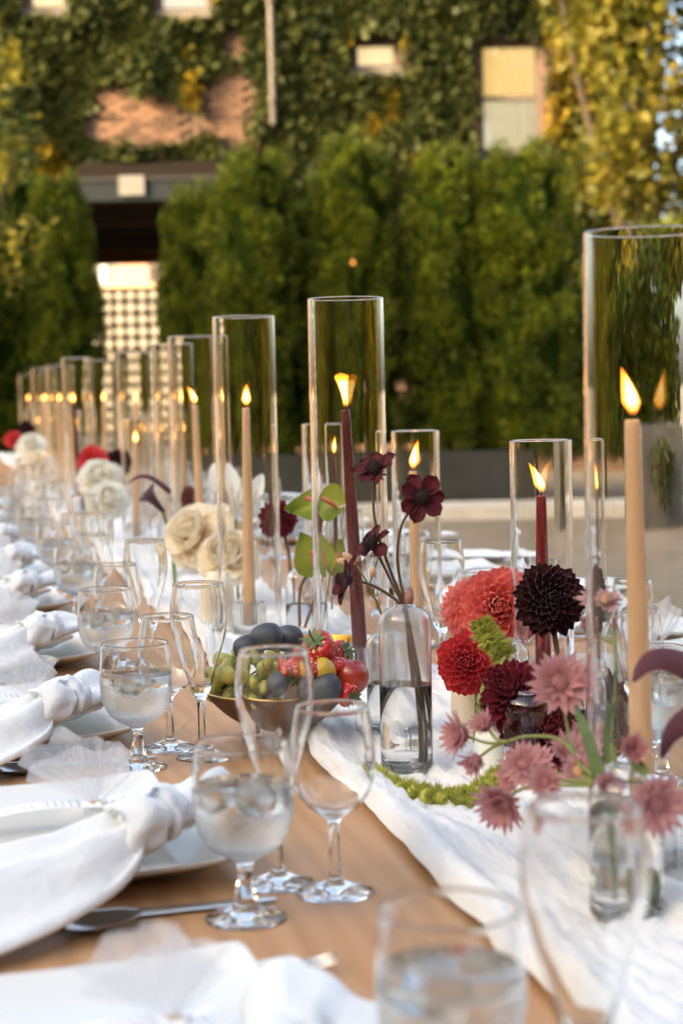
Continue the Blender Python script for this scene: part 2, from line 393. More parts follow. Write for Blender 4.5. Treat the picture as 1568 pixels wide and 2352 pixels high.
# (ground position, width factor, top height, variant, label)
hedge = [
 ((-3.6795, 17.3000, 1.2456), 0.80, 3.28, 0, 'clipped green arborvitae cut off by the left edge of the picture'),
 ((-3.1856, 17.5000, 1.2351), 0.76, 3.38, 1, 'clipped green arborvitae, second tree left of the passage'),
 ((-2.7008, 17.3000, 1.2252), 0.66, 3.36, 2, 'clipped green arborvitae bordering the left of the lattice gate passage'),
 ((-1.4315, 17.6000, 1.1983), 0.60, 3.24, 1, 'clipped green arborvitae bordering the right of the lattice gate passage, lowest of the right hedge'),
 ((-0.8072, 17.2000, 1.1857), 0.80, 3.50, 0, 'clipped green arborvitae below the grey drainpipe'),
 ((0.1802, 17.3000, 1.1650), 0.90, 3.66, 2, 'tallest clipped green arborvitae in the middle of the right hedge'),
 ((-0.3231, 17.7000, 1.1750), 0.66, 3.05, 1, 'slim arborvitae tucked between the two taller hedge trees'),
 ((1.0862, 17.3000, 1.1460), 0.78, 3.50, 1, 'clipped green arborvitae left of the tall sash window'),
 ((1.8436, 17.2000, 1.1303), 0.88, 3.52, 0, 'clipped green arborvitae in front of the tall sash window, right end of hedge'),
]
for i, ((x, y, z), wf, top, var, lab) in enumerate(hedge):
    t = thing('arborvitae_tree', lab, 'tree', (x, y, .62), rz=i*1.3, group='clipped arborvitae hedge trees')
    sc = (wf, wf, (top-.62)/3.3)
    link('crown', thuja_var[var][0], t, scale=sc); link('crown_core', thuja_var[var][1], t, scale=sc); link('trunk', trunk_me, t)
pl = thing('hedge_planter', 'long charcoal planter box under the right hedge', 'planter', (-.02, 17.0, 0))
b_ = MB(); b_.box((0, -.36, .29), (1.68, .03, .29)); b_.box((0, .36, .29), (1.68, .03, .29)); b_.box((-1.65, 0, .288), (.03, .33, .288)); b_.box((1.65, 0, .288), (.03, .33, .288))
part('planter_wall', b_, M_planter, pl, smooth=False)
b_ = MB(); b_.box((0, 0, .25), (1.61, .32, .25)); part('soil', b_, M_soil, pl, smooth=False)
pl2 = copy_tree(pl); pl2.location = (-3.75, 17.1, 0); pl2['label'] = 'long charcoal planter box under the left hedge trees'; pl2.scale = (.62, 1, 1)
# tiny amber bulb in the hedge
bl = thing('festoon_bulb', 'tiny glowing amber bulb against the hedge', 'bulb', (0.1561, 16.5500, 2.3875))
bl.scale = (.8, .8, .8)
b_ = MB(); b_.lathe([(0, -.022), (.012, -.02), (.018, -.006), (.016, .008), (.007, .02), (.007, .03)], 12)
part('bulb_glass', b_, emitmat('amber_bulb', [(0, (1, .36, .08), 1), (1, (1, .36, .08), 1)], .55), bl)
b_ = MB(); b_.lathe([(.0075, .028), (.0085, .03), (.0085, .05), (0, .052)], 10); b_.tube([(0, 0, .05), (.02, .15, .12), (.02, .5, .16)], .003, 6); part('socket', b_, M_iron, bl)

# ---- square planter pot with shrub, right
px, py = 2.72, 14.6
pp = thing('square_planter', 'large square charcoal planter pot at the right beyond the table', 'planter', (px, py, 0), rz=rad(14))
b_ = MB()
for sx, sy, hx, hy in ((0, -.40, .44, .03), (0, .40, .44, .03), (-.41, 0, .03, .37), (.41, 0, .03, .37)): b_.box((sx, sy, .42+(.002 if hy > .1 else 0)), (hx, hy, .42))
part('planter_wall', b_, pmat('grey_planter', (.075, .072, .065), (.11, .105, .095), scale=3, rough=.75), pp, smooth=False)
b_ = MB(); b_.box((0, 0, .37), (.37, .36, .37)); part('soil', b_, M_soil, pp, smooth=False)
def bush(name, label, cat, loc, n, radii, mat, size, group=None, stems=5):
    t = thing(name, label, cat, loc, group=group)
    mb = MB(); pts = []; nr = []
    for c in range(14):
        d = sphere_pts(1)[0]; cc = np.array(radii)*d*rng.uniform(.25, .8); q = sphere_pts(n//14)
        pts.append(cc + q*np.array(radii)*.42*rng.uniform(.5, 1, (n//14, 1)) + np.array([0, 0, radii[2]])); nr.append(q)
    leaf_cloud(mb, np.concatenate(pts), np.concatenate(nr), size, .7)
    part('crown', mb, mat, t)
    sm = MB()
    for i in range(stems):
        a = 2*PI*i/stems; sm.tube([(0, 0, 0), (radii[0]*.25*math.cos(a), radii[1]*.25*math.sin(a), radii[2]*.5), (radii[0]*.6*math.cos(a), radii[1]*.6*math.sin(a), radii[2]*1.3)], [.015, .01, .004], 6)
    part('stems', sm, M_bark, t); return t
bush('potted_shrub', 'dark green shrub spilling beside the square planter pot', 'shrub', (2.7229, 14.0000, 0.1528), 900, (.22, .22, .32), M_ivy, .07)

bush('tall_shrub', 'tall dark green shrub behind the square planter at the right', 'shrub', (3.2002, 18.6000, 0.0777), 6500, (1.05, .6, 1.35), M_thuja, .13)
# ---- trees
def tree(name, label, loc, limbs, clumps, mat, size, per, cat='tree', jitter=.8):
    t = thing(name, label, cat, loc)
    tb = MB()
    for pts, rr in limbs: tb.tube(spline(pts, 5), [lerp(rr[0], rr[1], i/(5*(len(pts)-1))) for i in range(5*(len(pts)-1)+1)], 9)
    part('trunk', tb, M_bark, t)
    mb = MB(); P = []; Q = []
    for c, r in clumps:
        n = int(per*(r**2)); q = sphere_pts(n); P.append(np.array(c)+q*r*rng.uniform(.45, 1, (n, 1))); Q.append(q*.5+np.array([0, 0, -.15]))
    leaf_cloud(mb, np.concatenate(P), np.concatenate(Q), size, jitter, .6)
    part('crown', mb, mat, t); return t
rs = random.Random(4)
cl = []
for i in range(200):
    z = rs.uniform(2.5, 8.2); xl = -1.3 if z > 5.6 else (-.55 if z > 3.6 else -.55+.5*(3.6-z))
    cl.append(((rs.uniform(xl, 3.0), rs.uniform(-.9, .9), z), rs.uniform(.28, .5)))
for (ppx, ppy) in ((1215, 15), (1205, 60), (1262, 150), (1300, 240), (1290, 330), (1330, 400), (1375, 480), (1265, 40), (1420, 500), (1480, 505), (1340, 300), (1290, 110), (1360, 80)):
    pass
tree('autumn_tree', 'tall tree with yellowing leaves at the upper right', (3.35, 19.6, 0),
     [([(0, 0, 0), (.05, 0, 1.5), (.1, 0, 3.2), (.3, .1, 5.2), (.5, 0, 8)], (.13, .04)),
      ([(.08, 0, 2.2), (-.35, .1, 3.6), (-.75, 0, 5.2), (-.9, .1, 6.8)], (.07, .02)),
      ([(.1, 0, 2.8), (.6, -.1, 4.2), (1.0, 0, 6.2)], (.07, .02)),
      ([(.1, 0, 3.4), (-.1, -.3, 4.8), (-.1, -.4, 6.6)], (.05, .015))], cl, M_autumn, .13, 1000)
cl = []
for i in range(40):
    z = rs.uniform(2.35, 5.2); cl.append(((rs.uniform(-.75, .42)-.03*z*0, rs.uniform(-.3, .3), z), rs.uniform(.13, .25)))
cl += [((.42, -.1, 2.35), .16), ((.36, 0, 2.2), .14), ((.30, .1, 3.0), .16), ((.18, .1, 2.0), .15)]
tree('climbing_vine', 'leafy vine with sunlit yellow leaves at the upper left corner', (-2.7845, 13.8000, 0.1264),
     [([(-.3, 0, 0), (-.35, 0, 1.4), (-.2, .05, 3.0), (-.25, 0, 5)], (.04, .015)), ([(-.3, 0, 1.4), (.1, 0, 2.4), (.3, 0, 3.0)], (.02, .008))], cl, M_vine, .085, 1300, cat='vine')

# ================================================================== ivy-clad building (front plane y = 24)
WY = 24.0
PX0, PX1, PZ = -4.60, -1.60, 3.86          # carriage passage through the building
bldX0, bldX1, bldZ = -14.0, 3.95, 7.3
wins = [  # x0, x1, z0, z1
 (1.9937, 24.0000, 4.3730, 2.8254, 24.0000, 5.8611), (0.2914, 24.0000, 5.5296, 0.8955, 24.0000, 5.9125), (-4.1120, 24.0000, 6.4100, -3.5691, 24.0000, 7.1617), (-2.3453, 24.0000, 6.3447, -1.6291, 24.0000, 7.1219)]
wr = []
for w in wins:
    wr.append((w[0], w[3], w[2], w[5]))
bld = thing('brick_building', 'old brick building covered in ivy behind the hedge', 'building', (0, WY, 0))
# wall as cells around the openings
holes = [(a, b, c, d) for a, b, c, d in wr] + [(PX0, PX1, -.1, PZ)]
xsb = sorted({bldX0, bldX1, *[h[0] for h in holes], *[h[1] for h in holes]}); zsb = sorted({-.05, bldZ, *[h[2] for h in holes if h[2] > 0], *[h[3] for h in holes]})
wb = MB()
for xa, xb in zip(xsb[:-1], xsb[1:]):
    for za, zb in zip(zsb[:-1], zsb[1:]):
        xc, zc = (xa+xb)/2, (za+zb)/2
        if any(h[0] < xc < h[1] and h[2] < zc < h[3] for h in holes): continue
        wb.add([(xa, 0, za), (xb, 0, za), (xb, 0, zb), (xa, 0, zb)], [(0, 1, 2, 3)])
for x0, x1, z0, z1 in wr:
    D_ = .16
    for q in ([(x0,0,z0),(x1,0,z0),(x1,D_,z0),(x0,D_,z0)], [(x0,0,z1),(x0,D_,z1),(x1,D_,z1),(x1,0,z1)], [(x0,0,z0),(x0,D_,z0),(x0,D_,z1),(x0,0,z1)], [(x1,0,z0),(x1,0,z1),(x1,D_,z1),(x1,D_,z0)]): wb.add(q, [(0,1,2,3)])
BD = 6.6
for x in (bldX0, bldX1): wb.add([(x, 0, -.05), (x, BD, -.05), (x, BD, bldZ), (x, 0, bldZ)], [(0, 1, 2, 3)])
wb.add([(bldX0, 0, bldZ), (bldX1, 0, bldZ), (bldX1, BD, bldZ), (bldX0, BD, bldZ)], [(0, 1, 2, 3)])
for xa, xb, za in ((bldX0, PX0, -.05), (PX1, bldX1, -.05), (PX0, PX1, PZ)): wb.add([(xa, BD, za), (xb, BD, za), (xb, BD, bldZ), (xa, BD, bldZ)], [(3, 2, 1, 0)])
part('wall', wb, M_brickwall, bld, smooth=False)
pb = MB()
pb.add([(PX0, 0, PZ), (PX1, 0, PZ), (PX1, BD, PZ), (PX0, BD, PZ)], [(3, 2, 1, 0)])
for x in (PX0, PX1): pb.add([(x, 0, 0), (x, BD, 0), (x, BD, PZ), (x, 0, PZ)], [(0, 1, 2, 3)])
part('passage_lining', pb, M_dark, bld, smooth=False)
for yy in (1.2, 2.6, 4.0, 5.4):
    q = MB(); q.box(((PX0+PX1)/2, yy, PZ-.13), ((PX1-PX0)/2, .08, .125)); part('ceiling_beam', q, M_dark, bld, smooth=False)
q = MB(); q.box(((PX0+PX1)/2, BD-.2, PZ-.30), ((PX1-PX0)/2, .10, .12)); part('lintel', q, M_lintel, bld, smooth=False)
for i, (x0, x1, z0, z1) in enumerate(wr):
    w_ = MB(); e = .06
    for c, h in (((x0+e/2, .11, (z0+z1)/2), (e/2, .04, (z1-z0)/2)), ((x1-e/2, .11, (z0+z1)/2), (e/2, .04, (z1-z0)/2)), (((x0+x1)/2, .11, z0+e/2), ((x1-x0)/2-e, .038, e/2)), (((x0+x1)/2, .11, z1-e/2), ((x1-x0)/2-e, .038, e/2))): w_.box(c, h)
    if i == 0: w_.box(((x0+x1)/2, .105, z0+(z1-z0)*.50), ((x1-x0)/2-e, .036, .025))
    wo_ = part('window', w_, M_frame, bld, smooth=False)
    gl = MB()
    for za, zb in (((z0+e, z0+(z1-z0)*.5-.025), (z0+(z1-z0)*.5+.025, z1-e)) if i == 0 else ((z0+e, z1-e),)):
        gl = MB(); gl.box(((x0+x1)/2, .12, (za+zb)/2), ((x1-x0)/2-e-.002, .003, (zb-za)/2)); part('pane', gl, M_pane, wo_, smooth=False)
    for za, zb, mt in (((z0+e, z0+(z1-z0)*.5, M_curtain_glow2), (z0+(z1-z0)*.5, z1-e, M_curtain_glow)) if i == 0 else ((z0+e, z1-e, M_curtain_glow2 if i == 3 else M_curtain_glow),)):
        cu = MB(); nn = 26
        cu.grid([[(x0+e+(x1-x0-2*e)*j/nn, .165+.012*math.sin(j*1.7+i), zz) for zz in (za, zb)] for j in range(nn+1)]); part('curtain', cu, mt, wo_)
    s_ = MB(); s_.box(((x0+x1)/2, -.03, z0-.06), ((x1-x0)/2+.10, .09, .055)); part('sill', s_, M_stone, wo_, smooth=False)
    s_ = MB(); s_.box(((x0+x1)/2, -.012, z1+.09), ((x1-x0)/2+.13, .03, .088)); part('stone_lintel', s_, M_stone, wo_, smooth=False)
# bricks picked out where the ivy leaves the wall bare
brick_me = MB().box((0, 0, 0), (.102, .03, .031)).mesh('brick', [M_brick], smooth=False)
patches = [((-3.1652, 24.0000, 4.5969), (-2.0069, 24.0000, 5.1283)), ((-1.7088, 24.0000, 4.5375), (-1.1253, 24.0000, 5.6054)), ((-1.5210, 24.0000, 5.6136), (-1.1803, 24.0000, 6.2454)), ((-3.1905, 24.0000, 5.1236), (-2.7393, 24.0000, 5.3767))]
nb = 0; seen = set()
for a, b in patches:
    xa, xb, za, zb = a[0], b[0], a[2], b[2]
    r0, r1 = int(za/.075), int(zb/.075)
    for r in range(r0, r1+1):
        off = .11*(r % 2)
        for c in range(int((xa-off)/.22)-1, int((xb-off)/.22)+2):
            x = c*.22+off
            if not (xa <= x <= xb) or (r, c) in seen or nb >= 296: continue
            seen.add((r, c)); nb += 1
            link('brick', brick_me, bld, loc=(x, -.018+rs.uniform(-.006, .004), r*.075+.037), rot=(0, 0, rs.uniform(-.01, .01)))
# drainpipe
dp = thing('drainpipe', 'thin grey metal pipe running down the ivy wall', 'pipe', (-0.8061, 23.6200, 4.7543))
q = MB(); q.tube([(0, 0, 0), (0, 0, 4)], .04, 10); part('pipe', q, M_pipe, dp)
for z in (.3, 1.6, 2.9):
    q = MB(); q.lathe([(.052, z), (.062, z), (.062, z+.05), (.052, z+.05)], 12); q.box((0, .2, z+.025), (.02, .19, .015)); part('bracket', q, M_pipe, dp)
# canopy roof above the passage with fascia and number sign
cz1 = -2.7697, 24.0000, 4.3427; cz0 = -2.6833, 23.2000, 4.0336
cz1 = cz1[2]; cz0 = cz0[2]
cn = thing('entrance_canopy', 'shingled canopy with slate blue fascia above the passage', 'canopy', (0, WY, 0))
cx0, cx1 = -3.45, -1.45
q = MB(); q.add([(cx0, -.8, cz0), (cx1, -.8, cz0), (cx1, -.03, cz1), (cx0, -.03, cz1), (cx0, -.8, cz0-.03), (cx1, -.8, cz0-.03), (cx1, -.03, cz0-.03), (cx0, -.03, cz0-.03)],
                [(0,1,2,3), (4,7,6,5), (0,4,5,1), (0,3,7,4), (1,5,6,2), (2,6,7,3)]); part('roof_deck', q, M_dark, cn, smooth=False)
sh = MB(); sh.box((0, 0, 0), (.088, .075, .006)); sh_me = sh.mesh('shingle', [M_shingle], smooth=False)
slope = math.atan2(cz1-cz0, .77); L = math.hypot(cz1-cz0, .77)
for r in range(7):
    d = (r+.5)/7
    for c in range(16):
        x = cx0+.09+.182*c+(.09 if r % 2 else 0)
        if x > cx1-.05: continue
        o = link('shingle', sh_me, cn, loc=(x, -.8+.77*d, cz0+(cz1-cz0)*d+.014+rs.uniform(0, .006)), rot=(slope-.10, 0, rs.uniform(-.02, .02)))
q = MB(); q.box(((cx0+cx1)/2, -.79, cz0-.165), ((cx1-cx0)/2, .03, .13)); part('fascia', q, M_fascia, cn, smooth=False)
q = MB(); q.box(((cx0+cx1)/2, -.81, cz0-.015), ((cx1-cx0)/2+.03, .05, .022)); part('gutter', q, M_iron, cn, smooth=False)
sg = thing('number_sign', 'small off-white number sign 207 on the fascia over the passage', 'sign', (-2.6666, 23.1300, 3.9286))
q = MB(); q.box((0, 0, 0), (.165, .012, .125)); part('sign_board', q, M_sign, sg, smooth=False)
fc = bpy.data.curves.new('sign_numerals', 'FONT'); fc.body = '207'; fc.size = .17; fc.align_x = 'CENTER'; fc.align_y = 'CENTER'; fc.extrude = .001; fc.materials.append(M_ink)
text_part('numerals', fc, sg, loc=(0, -.0145, 0), rot=(PI/2, 0, 0))
# ---- iron lattice gate at the far end of the passage
gt = thing('lattice_gate', 'black iron lattice gate at the end of the passage', 'gate', (0, WY+BD-.05, 0))
gz = 3.02
for i in range(18):
    x = PX0+.1+.2*i
    if x < PX1: q = MB(); q.box((x, 0, gz/2), (.036, .012, gz/2)); part('bar', q, M_iron, gt, smooth=False)
for i in range(15):
    z = .1+.208*i; q = MB(); q.box(((PX0+PX1)/2, .026, z), ((PX1-PX0)/2, .012, .036)); part('rail', q, M_iron, gt, smooth=False)
# ---- what the passage opens on to: a pale wall and a pink house across the street
yw = thing('boundary_wall', 'bright white rendered wall seen through the lattice gate', 'wall', (0, 56, 0))
q = MB(); q.box((-7.5, 0, 2.28), (9, .15, 2.28)); part('wall', q, M_white, yw, smooth=False)
q = MB(); q.box((-7.5, -.01, 4.64), (9, .2, .075)); part('coping', q, pmat('terracotta_coping', (.60, .38, .22), (.68, .46, .28), rough=.8), yw, smooth=False)
ph = thing('gabled_porch', 'small pink gable seen through the top of the passage', 'porch', (-7.1446, 62.0000, 1.2631))
ph.location.z = 0
q = MB(); q.add([(-.52, 0, 0), (.52, 0, 0), (.52, 0, 5.9), (0, 0, 6.3), (-.52, 0, 5.9), (-.52, 2, 0), (.52, 2, 0), (.52, 2, 5.9), (0, 2, 6.3), (-.52, 2, 5.9)],
                [(0,1,2,3,4), (9,8,7,6,5), (0,4,9,5), (1,6,7,2)]); part('wall', q, M_pink, ph, smooth=False)
q = MB(); q.add([(-.6, -.1, 5.87), (0, -.1, 6.36), (.6, -.1, 5.87), (-.6, 2.1, 5.87), (0, 2.1, 6.36), (.6, 2.1, 5.87)], [(0,1,4,3), (1,2,5,4)]); part('roof', q, M_lintel, ph, smooth=False)
wh = thing('white_house', 'white rendered house beyond the pink gable, through the passage', 'house', (-8.2584, 70.0000, 1.2766))
wh.location.z = 0
q = MB(); q.box((0, 0, 4.8), (9, .5, 4.8)); part('wall', q, M_white, wh, smooth=False)
for xx in (-1.45, -.95):
    q = MB(); q.box((xx, -.52, 6.1), (.2, .02, .65)); f_ = part('window', q, M_frame, wh, smooth=False); q = MB(); q.box((xx, -.545, 6.1), (.15, .004, .58)); part('pane', q, pmat('pale_blue_pane', (.5, .6, .62), rough=.2), f_, smooth=False)

# ---- ivy: uncountable leaves over the wall
def in_hole(x, z, pad=.05): 
    for (a, b, c, d) in wr:
        if a-pad < x < b+pad and c-pad-.05 < z < d+pad: return True
    return PX0-.05 < x < PX1 and z < PZ-.1
def bare(x, z):
    m_ = 0.0
    for (a, b) in patches:
        cx, cz, hx, hz = (a[0]+b[0])/2, (a[2]+b[2])/2, abs(b[0]-a[0])/2, abs(b[2]-a[2])/2
        e = math.sqrt(((x-cx)/(hx*1.15))**2+((z-cz)/(hz*1.15))**2); m_ = max(m_, 1.25-e)
    return m_
P1 = []; P2 = []
tries = 0
while tries < 95000:
    tries += 1
    x = rs.uniform(-6.2, 4.3); z = rs.uniform(2.6 if x < 1.2 else .3, 7.3)
    if in_hole(x, z): continue
    if cx0-.02 < x < cx1 and cz0-.4 < z < cz1+.05: continue
    n = noise.noise(Vector((x*.9, z*.9, 3)))*.55 + noise.noise(Vector((x*2.6, z*2.6, 8)))*.3
    b = bare(x, z)
    if b > 0 and n+rs.uniform(-.15, .15) < .60*b-.08: continue
    if n < -.55: continue
    depth = .05+max(0, .16+.30*noise.noise(Vector((x*1.3, z*1.3, 0))))*rs.random()
    yel = noise.noise(Vector((x*.8, z*.8, 20)))+.35*noise.noise(Vector((x*3, z*3, 5)))
    # golden streak left of the bare brick
    gx = (x-(-1.9127, 24.0000, 5.3305)[0])/.22; gz_ = (z-(-1.9150, 24.0000, 5.2431)[2])/.5
    yel += .7*math.exp(-gx*gx-gz_*gz_)
    (P2 if yel > .42 else P1).append((x, -depth, z))
for nm, P_, mt, lab in (('ivy', P1, M_ivy, 'dark green ivy spread over the brick building'), ('turning_ivy', P2, M_ivy2, 'yellow and orange ivy leaves on the brick building')):
    mb = MB(); mb_n = np.tile(np.array([0, -.8, -.35]), (len(P_), 1)); P_ = [(p[0], WY+p[1], p[2]) for p in P_]
    leaf_cloud(mb, P_, mb_n, .10, .55, .9)
    tag(part(nm, mb, mt, None), lab, 'ivy', kind='stuff')

# ---- unseen tree belt added round the camera to shade the table and tint reflections
P_, Q_ = [], []
for i in range(1350):
    tall_ = i < 620  # sunward stretch, made taller to put the table in shade
    a = rs.uniform(rad(-216), rad(-118)) if tall_ else rs.uniform(rad(-118), rad(28)); R_ = rs.uniform(12.5, 15.5)
    if not tall_ and noise.noise(Vector((a*5.3, 0, 2))) > .22 and rs.random() < .85: continue          # gaps between the trees
    z = rs.uniform(.3, 9.0+1.6*noise.noise(Vector((a*4, 1, 1)))) if tall_ else rs.uniform(.3, 6.4+2.6*noise.noise(Vector((a*3.1, 4, 0))))
    if a > rad(8) or a < rad(-180): R_ += 4
    n_ = 60; d = sphere_pts(n_); rr_ = rs.uniform(.6, 1.2)
    P_.append(np.array([R_*math.cos(a), R_*math.sin(a), z]) + d*rr_*rng.uniform(.4, 1, (n_, 1))); Q_.append(d)
mb = MB(); leaf_cloud(mb, np.concatenate(P_), np.concatenate(Q_), .52, .8, .8)
tag(part('added_tree_belt', mb, leafmat('golden_leaf', (.24, .17, .025), (.66, .42, .06), .45), None), 'unseen belt of yellowing trees added to shade the table', 'trees', kind='stuff')

# ================================================================== TABLE
def woodmat():
    mt, nt, out = newmat('stained_pine')
    b = N(nt, 'ShaderNodeBsdfPrincipled'); nt.links.new(b.outputs[0], out.inputs[0])
    b.inputs['Roughness'].default_value = .42; b.inputs['Specular IOR Level'].default_value = .35
    tc = N(nt, 'ShaderNodeTexCoord')
    # warped rings stretched along the boards, with knots
    vk = N(nt, 'ShaderNodeTexVoronoi'); vk.inputs['Scale'].default_value = 3.2; vk.inputs['Randomness'].default_value = 1
    mp0 = N(nt, 'ShaderNodeMapping'); mp0.inputs['Scale'].default_value = (1.5, .8, 1); nt.links.new(tc.outputs['Object'], mp0.inputs[0]); nt.links.new(mp0.outputs[0], vk.inputs['Vector'])
    kn = N(nt, 'ShaderNodeMapRange'); kn.inputs['From Min'].default_value = 0; kn.inputs['From Max'].default_value = .16; kn.inputs['To Min'].default_value = 1; kn.inputs['To Max'].default_value = 0; nt.links.new(vk.outputs['Distance'], kn.inputs['Value'])
    mp = N(nt, 'ShaderNodeMapping'); mp.inputs['Scale'].default_value = (60, 2.4, 1); nt.links.new(tc.outputs['Object'], mp.inputs[0])
    ns = N(nt, 'ShaderNodeTexNoise'); ns.inputs['Scale'].default_value = 1.0; ns.inputs['Detail'].default_value = 7; ns.inputs['Distortion'].default_value = .7; nt.links.new(mp.outputs[0], ns.inputs['Vector'])
    wv = N(nt, 'ShaderNodeTexWave', wave_type='BANDS', bands_direction='X'); wv.inputs['Scale'].default_value = 11; wv.inputs['Distortion'].default_value = 7; wv.inputs['Detail'].default_value = 3; wv.inputs['Detail Scale'].default_value = .6
    mp2 = N(nt, 'ShaderNodeMapping'); mp2.inputs['Scale'].default_value = (1, .16, 1); nt.links.new(tc.outputs['Object'], mp2.inputs[0])
    ad = N(nt, 'ShaderNodeVectorMath', operation='ADD'); nt.links.new(mp2.outputs[0], ad.inputs[0])
    sc = N(nt, 'ShaderNodeVectorMath', operation='SCALE'); sc.inputs['Scale'].default_value = .07; cmb = N(nt, 'ShaderNodeCombineXYZ'); nt.links.new(kn.outputs[0], cmb.inputs[0]); nt.links.new(cmb.outputs[0], sc.inputs[0]); nt.links.new(sc.outputs[0], ad.inputs[1])
    nt.links.new(ad.outputs[0], wv.inputs['Vector'])
    m1 = N(nt, 'ShaderNodeMath', operation='MULTIPLY_ADD'); nt.links.new(wv.outputs['Fac'], m1.inputs[0]); m1.inputs[1].default_value = .30
    m0 = N(nt, 'ShaderNodeMath', operation='MULTIPLY_ADD'); nt.links.new(ns.outputs[0], m0.inputs[0]); m0.inputs[1].default_value = .75; m0.inputs[2].default_value = -.02; nt.links.new(m0.outputs[0], m1.inputs[2])
    colr = ramp(nt, m1.outputs[0], [(.05, (.40, .205, .092)), (.45, (.52, .280, .130)), (.85, (.61, .350, .178))])
    big = N(nt, 'ShaderNodeTexNoise'); big.inputs['Scale'].default_value = 2.3; big.inputs['Detail'].default_value = 3; nt.links.new(tc.outputs['Object'], big.inputs['Vector'])
    mx = N(nt, 'ShaderNodeMix', data_type='RGBA', blend_type='MULTIPLY'); mx.inputs[0].default_value = .55; nt.links.new(colr, mx.inputs[6]); nt.links.new(ramp(nt, big.outputs[0], [(.3, (.78, .68, .58)), (.7, (1, 1, 1))]), mx.inputs[7])
    kd = N(nt, 'ShaderNodeMapRange'); kd.inputs['From Min'].default_value = .0; kd.inputs['From Max'].default_value = .045; kd.inputs['To Min'].default_value = .75; kd.inputs['To Max'].default_value = 0; nt.links.new(vk.outputs['Distance'], kd.inputs['Value'])
    mk = N(nt, 'ShaderNodeMix', data_type='RGBA'); nt.links.new(kd.outputs[0], mk.inputs[0]); nt.links.new(mx.outputs[2], mk.inputs[6]); mk.inputs[7].default_value = (.09, .035, .015, 1)
    nt.links.new(mk.outputs[2], b.inputs['Base Color'])
    bp = N(nt, 'ShaderNodeBump'); bp.inputs['Strength'].default_value = .12; bp.inputs['Distance'].default_value = .002; nt.links.new(m1.outputs[0], bp.inputs['Height']); nt.links.new(bp.outputs[0], b.inputs['Normal'])
    return mt
M_wood = woodmat()
TS0, TS1, TT0, TT1 = -.10, 1.22, -.7, 13.6
tb = thing('banquet_table', 'long brown wooden banquet table running away to the left', 'table', tw(0, 0, -TZ), TH)
q = MB(); q.box(((TS0+TS1)/2, (TT0+TT1)/2, TZ-.022), ((TS1-TS0)/2, (TT1-TT0)/2, .022)); part('tabletop', q, M_wood, tb, smooth=False)
for t_ in (-.5, 2.2, 5, 7.8, 10.6, 13.3):
    for s_ in (.02, 1.10):
        q = MB(); q.tube([(s_, t_, 0), (s_, t_, TZ-.046)], .035, 10); part('leg', q, M_wood, tb)

# ---- gauze runner
M_gauze = pmat('white_gauze', (.72, .72, .72), (.82, .82, .82), scale=14, rough=.95, bump=.5, bscale=75, sheen=.2, stretch=(1, .22, 1))
tl = list(np.arange(-.3, 3.6, .009)) + list(np.arange(3.6, 13.0, .06))
NS = 46; rows = []
for t in tl:
    row = []
    e0 = .405+.020*noise.noise(Vector((t*1.9, 0, 1)))+.010*noise.noise(Vector((t*9, 0, 2))); e1 = .700+.02*noise.noise(Vector((t*2.1, 0, 7)))
    if t < 1.3: e0 -= .03*(1.3-t)/1.3
    for j in range(NS):
        q = j/(NS-1); s = lerp(e0, e1, q)
        # long creases that run slantwise down the cloth, fine crinkle, bunched left edge
        u = s*1.0+t*.16+.05*noise.noise(Vector((s*4, t*1.5, 4)))
        a = 1-abs(noise.noise(Vector((u*24, t*1.3, 0))))*2
        b = noise.noise(Vector((u*60, t*5, 3)))
        c = 1-abs(noise.noise(Vector((u*95, t*9, 6))))*2
        edge = math.exp(-((q-.06)/.07)**2)
        z = .0030 + .0120*max(0, a)**2.2 + .0040*b + .0060*max(0, c)**2 + edge*(.008+.010*(.5+noise.noise(Vector((t*6, 1, 1))))) + .004*math.exp(-((q-.95)/.05)**2)
        if q < .02: z *= .35
        s += .006*noise.noise(Vector((u*18, t*4, 11)))
        row.append((s, t, z))
    rows.append(row)
q = MB(); q.grid([list(r) for r in zip(*rows)])
rn = part('gauze_runner', q, M_gauze, None, loc=tw(0, 0, .002), rot=(0, 0, TH))
tag(rn, 'crinkled white gauze runner down the middle of the table', 'table runner')

# ================================================================== GLASSWARE
G_clear = glassmat('clear_glass', (.997, .999, .997), 1.5)
G_tube = glassmat('tube_glass', (.996, .998, .995), 1.48)
G_mist = glassmat('misted_goblet_glass', (.985, .99, .985), 1.5, fog=(-.02, .0, .28, .10))
M_water = glassmat('water', (.996, .997, .993), 1.333)
M_ice = glassmat('ice', (.96, .97, .97), 1.12, rough=.06, fog=(-9, -8, .12, .12))

def glass_parts(foot, stem, bowl_out, bowl_in, seg=44):
    f_ = MB().lathe(foot, seg).mesh('foot', [G_clear]); s_ = MB().lathe(stem, seg).mesh('stem', [G_clear]); b_ = MB().lathe(bowl_out+bowl_in, seg).mesh('bowl', [G_clear])
    return f_, s_, b_
def rim(r_out, z, w=.0014):
    return [(r_out, z-.0006), (r_out-.0003, z), (r_out-w*.5, z+.0005), (r_out-w+.0002, z), (r_out-w, z-.0008)]
def inner(outp, w, zbot):
    """inner wall from the rim down to the axis"""
    pts = [(r-w*(1+.9*max(0, 1-(z-zbot)/.02)), z) for r, z in reversed(outp) if z > zbot+.004 and r-w > .002]
    return pts+[(pts[-1][0]*.55, zbot+.0012), (0, zbot)]
